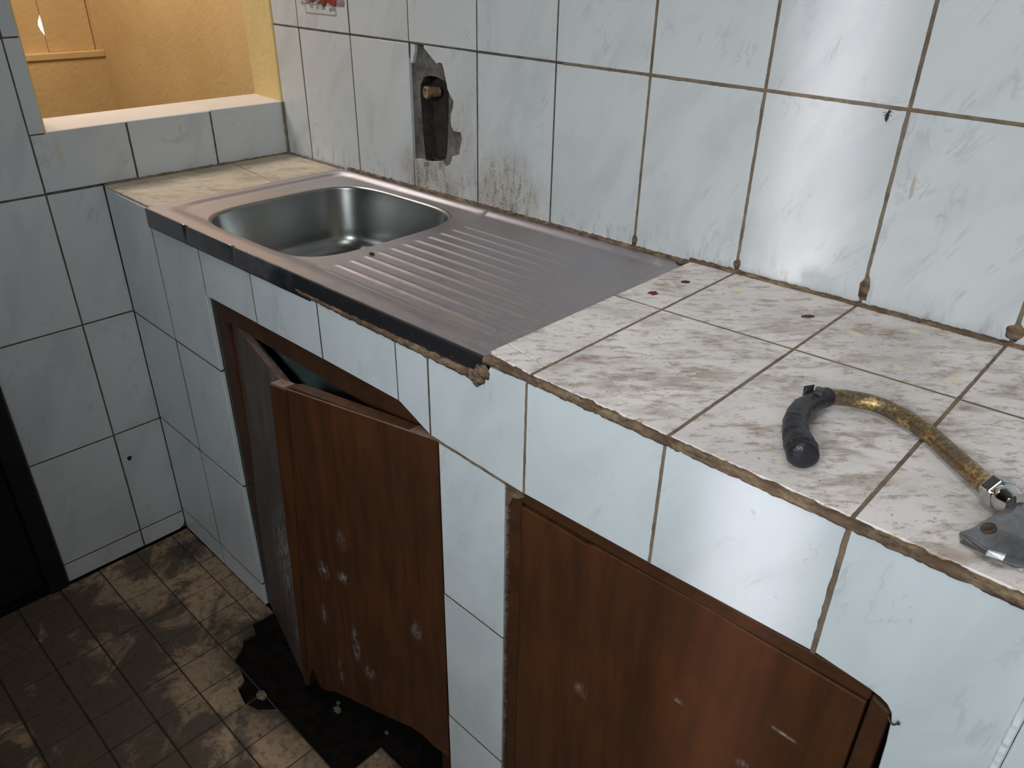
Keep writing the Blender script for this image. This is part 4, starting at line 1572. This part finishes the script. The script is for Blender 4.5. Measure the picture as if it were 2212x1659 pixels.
tdir = (Vector(TAPE[-1]) - Vector(TAPE[-2])).normalized()
tend = path[-1].copy()
for q in (0.0026, 0.0050, 0.0066):
    path.append(tend + tdir * q)
rad = []
for i in range(len(path)):
    k = i / (len(path) - 1)
    r = 0.0112 + 0.0022 * sst((k - .15) / .3) + 0.0028 * sst((k - .6) / .3)
    if i >= len(path) - 3:
        r *= (0.95, 0.80, 0.52)[i - len(path) + 3]
    rad.append(r)
v, f = sweep(path, rad, 28, True, 0.10, 3.0)
b = MB()
b.add(v, f)
tp = under(b.build('tape_wrap', M['tape']), tap)
shade_auto(tp, 50)
tag(tp, 'black tape wound round the spout end')
b = MB()
v, f = bead([(1.6240, -0.330, 1.0535), (1.6275, -0.343, 1.0555)], 0.010, 0.004, 6.0, 0.002)
b.add(v, f)
under(b.build('tape_tail', M['tape_grey'], smooth=True), tp)
b = MB()
v, f = plate([(1.6125, -0.3440, 1.046), (1.6185, -0.3330, 1.049), (1.6170, -0.3290, 1.057), (1.6100, -0.3390, 1.056)], 0.0015, 4, 4, 0.002)
b.add(v, f)
under(b.build('tape_tail', M['tape']), tp)
# hexagon nut and collar
ax = Vector((0.022, -0.018, 0.004)).normalized()
p0 = Vector((1.8160, -0.3805, 1.0450))


def turned(p, ax, prof_, seg, phase=0.0):
    s = ax.cross(Vector((0, 0, 1))).normalized()
    u = s.cross(ax).normalized()
    v, f = [], []
    for d, r in prof_:
        for k in range(seg):
            a = 2 * PI * k / seg + phase
            v.append(p + ax * d + s * (math.cos(a) * r) + u * (math.sin(a) * r))
    m = len(prof_)
    for i in range(m - 1):
        for k in range(seg):
            j = (k + 1) % seg
            f.append((i * seg + k, i * seg + j, (i + 1) * seg + j, (i + 1) * seg + k))
    f.append(tuple(range(seg - 1, -1, -1)))
    f.append(tuple((m - 1) * seg + k for k in range(seg)))
    return v, f


b = MB()
v, f = turned(p0, ax, [(0.0, 0.0125), (0.003, 0.0165), (0.014, 0.0165), (0.017, 0.0140)], 6, 0.3)
b.add(v, f)
under(b.build('hexagon_nut', M['chrome'], bevel=0.001), tap)
b = MB()
v, f = turned(p0, ax, [(0.016, 0.0125), (0.019, 0.0140), (0.024, 0.0140), (0.030, 0.0120), (0.034, 0.0120)], 28)
b.add(v, f)
bo_ = under(b.build('collar', M['chrome'], smooth=True), tap)
shade_auto(bo_, 35)
# fan-shaped handle
hb = MB()
A0 = Vector((1.8440, -0.4030, 1.0480))
A1 = Vector((1.8420, -0.4790, 1.0470))
axh = (A1 - A0).normalized()
sx_ = Vector((1, 0.02, 0)).normalized()
V, Fc = [], []
shape = [(-1.0, -0.35), (-0.85, 0.10), (-0.10, 0.85), (0.35, 1.0), (0.80, 0.70), (1.0, 0.0), (0.85, -0.65), (-0.85, -0.85)]
for d, wv, hv, zc, rim in ((0.0, 0.0085, 0.0080, 1.0490, 0), (0.12, 0.0110, 0.0100, 1.0475, 0), (0.30, 0.0160, 0.0115, 1.0450, 0), (0.62, 0.0240, 0.0105, 1.0410, 0), (0.95, 0.0295, 0.0062, 1.0370, 1), (1.0, 0.0285, 0.0035, 1.0345, 1)):
    for (a, c) in shape:
        q = A0.lerp(A1, d)
        q.z = zc
        q = q + sx_ * (a * wv) + Vector((0, 0, 1)) * (c * hv)
        if rim:
            q += axh * (-0.020 * (abs(a) ** 2) * (1.0 if a < 0 else 0.7))
        V.append(q)
n = len(shape)
for r in range(5):
    for k in range(n):
        j = (k + 1) % n
        Fc.append((r * n + k, r * n + j, (r + 1) * n + j, (r + 1) * n + k))
Fc.append(tuple(range(n - 1, -1, -1)))
Fc.append(tuple(5 * n + k for k in range(n)))
hb.add(V, Fc)
ho = under(hb.build('handle', M['chrome_dull'], bevel=0.0012), tap)
# screw recess on the handle
b = MB()
nn_ = Vector((-0.42, -0.25, 0.87)).normalized()
v, f = turned(Vector((1.8325, -0.4500, 1.0462)), nn_, [(0.0, 0.0062), (0.0016, 0.0062), (0.0018, 0.0040), (0.0008, 0.0034), (0.0006, 0.0015)], 20)
b.add(v, f)
under(b.build('screw_recess', M['rust'], smooth=True), ho)

# ================================================================== PIPE STUB IN THE BROKEN TILE
pm = MB()
pc = Vector((0.5760, 0.036, 1.2195))
pax = Vector((-0.16, -1.0, 0.02)).normalized()
v, f = turned(pc, pax, [(0.0, 0.0105), (0.026, 0.0105), (0.026, 0.0130), (0.0325, 0.0125), (0.0335, 0.0095), (0.0310, 0.0060)], 24)
pm.add(v, f)
po = pm.build('water_pipe', M['pipe'])
shade_auto(po, 40)
tag(po, 'short brass water pipe stub sticking out of the hole in the broken tile', 'pipe')

# ================================================================== LITTER
def flake(name, loc, outline, t, mat, label, cat, rz=0.0, tilt=0.0, group=None):
    v, f = prism(outline, t, t * .3, t)
    o = link(name, mesh_from(v, f, name, mat))
    o.location = loc
    o.rotation_euler = (tilt, 0, rz)
    tag(o, label, cat, group)
    return o


def blob(n, r, seed):
    return [(math.cos(2 * PI * k / n) * r[0] * (1 + .45 * mn.noise(Vector((k * 1.3, seed, 0)))), math.sin(2 * PI * k / n) * r[1] * (1 + .45 * mn.noise(Vector((k * 1.3, seed, 5))))) for k in range(n)]


flake('paint_flake', (1.287, -0.1615, zt(1.287) + .0006), [(-.008, -.004), (-.002, -.005), (.001, -.009), (.005, -.003), (.008, .001), (.003, .003), (.004, .008), (-.001, .005), (-.006, .003)], 0.0012, M['red'],
      'dark red paint flake on the worktop beside the right end of the sink', 'flake', 0.4, 0.05)
flake('dirt_flake', (1.297, -0.0855, zt(1.297) + .0006), blob(9, (0.0075, 0.0035), 2.0), 0.0016, M['dark'],
      'dark brown sliver on the worktop near the wall and the sink corner', 'flake', 0.7)
flake('brown_scrap', (1.500, -0.0800, zt(1.5) + .0006), blob(11, (0.0105, 0.0045), 6.0), 0.0010, M['rust'],
      'flat brown scrap on the worktop close to the wall, right of the others', 'scrap', 0.9)
flake('dark_crumb', (0.8005, -0.333, 1.0032), blob(9, (0.006, 0.0035), 4.0), 0.0030, M['dark'],
      'dark brown crumb lying at the start of the drainboard ribs', 'crumb', 0.3)
# insect on the wall
bug = MB()
v, f = lump((1.509, MSL * 1.509 - .0022, 1.293), (0.0022, 0.0016, 0.0062), 4.0, 2, .2)
bug.add(v, f)
v, f = lump((1.5105, MSL * 1.509 - .0022, 1.300), (0.0017, 0.0013, 0.0022), 5.0, 2, .2)
bug.add(v, f)
for dx, dz in ((-.005, .002), (.0045, .004), (-.004, -.002), (.004, -.001)):
    v, f = sweep([Vector((1.509, MSL * 1.509 - .002, 1.296)), Vector((1.509 + dx, MSL * 1.509 - .0022, 1.297 + dz)), Vector((1.509 + dx * 1.3, MSL * 1.509 - .0005, 1.295 + dz))], [.0003] * 3, 6)
    bug.add(v, f)
tag(bug.build('insect', M['dark'], smooth=True), 'small dark insect on the wall tile above the worktop', 'insect')
# crumbs of plaster on the floor
for i, (x, y, r, lab) in enumerate(((0.683, -0.645, (.017, .012, .006), 'cream plaster crumb at the edge of the black bare floor patch'),
                                    (0.833, -0.545, (.013, .009, .008), 'large cream plaster crumb in front of the brown broken door leaf'),
                                    (0.818, -0.532, (.007, .006, .005), 'small cream plaster crumb next to the large one by the broken door'),
                                    (0.769, -0.701, (.005, .004, .003), 'tiny pale crumb on the brown floor tiles'),
                                    (0.955, -0.503, (.006, .005, .004), 'small pale crumb under the ragged bottom of the broken door'))):
    z0 = -0.008 if y > -0.636 else 0.0
    v, f = lump((0, 0, 0), tuple(c * .8 for c in r), 3.0 * i + 1, 3, 0.4)
    mn_z = min(q.z for q in v)
    o = link('plaster_crumb', mesh_from(v, f, 'plaster_crumb', M['crumb']))
    o.location = (x, y, z0 - mn_z - 0.0008)
    tag(o, lab, 'crumb', 'plaster crumbs on the floor')
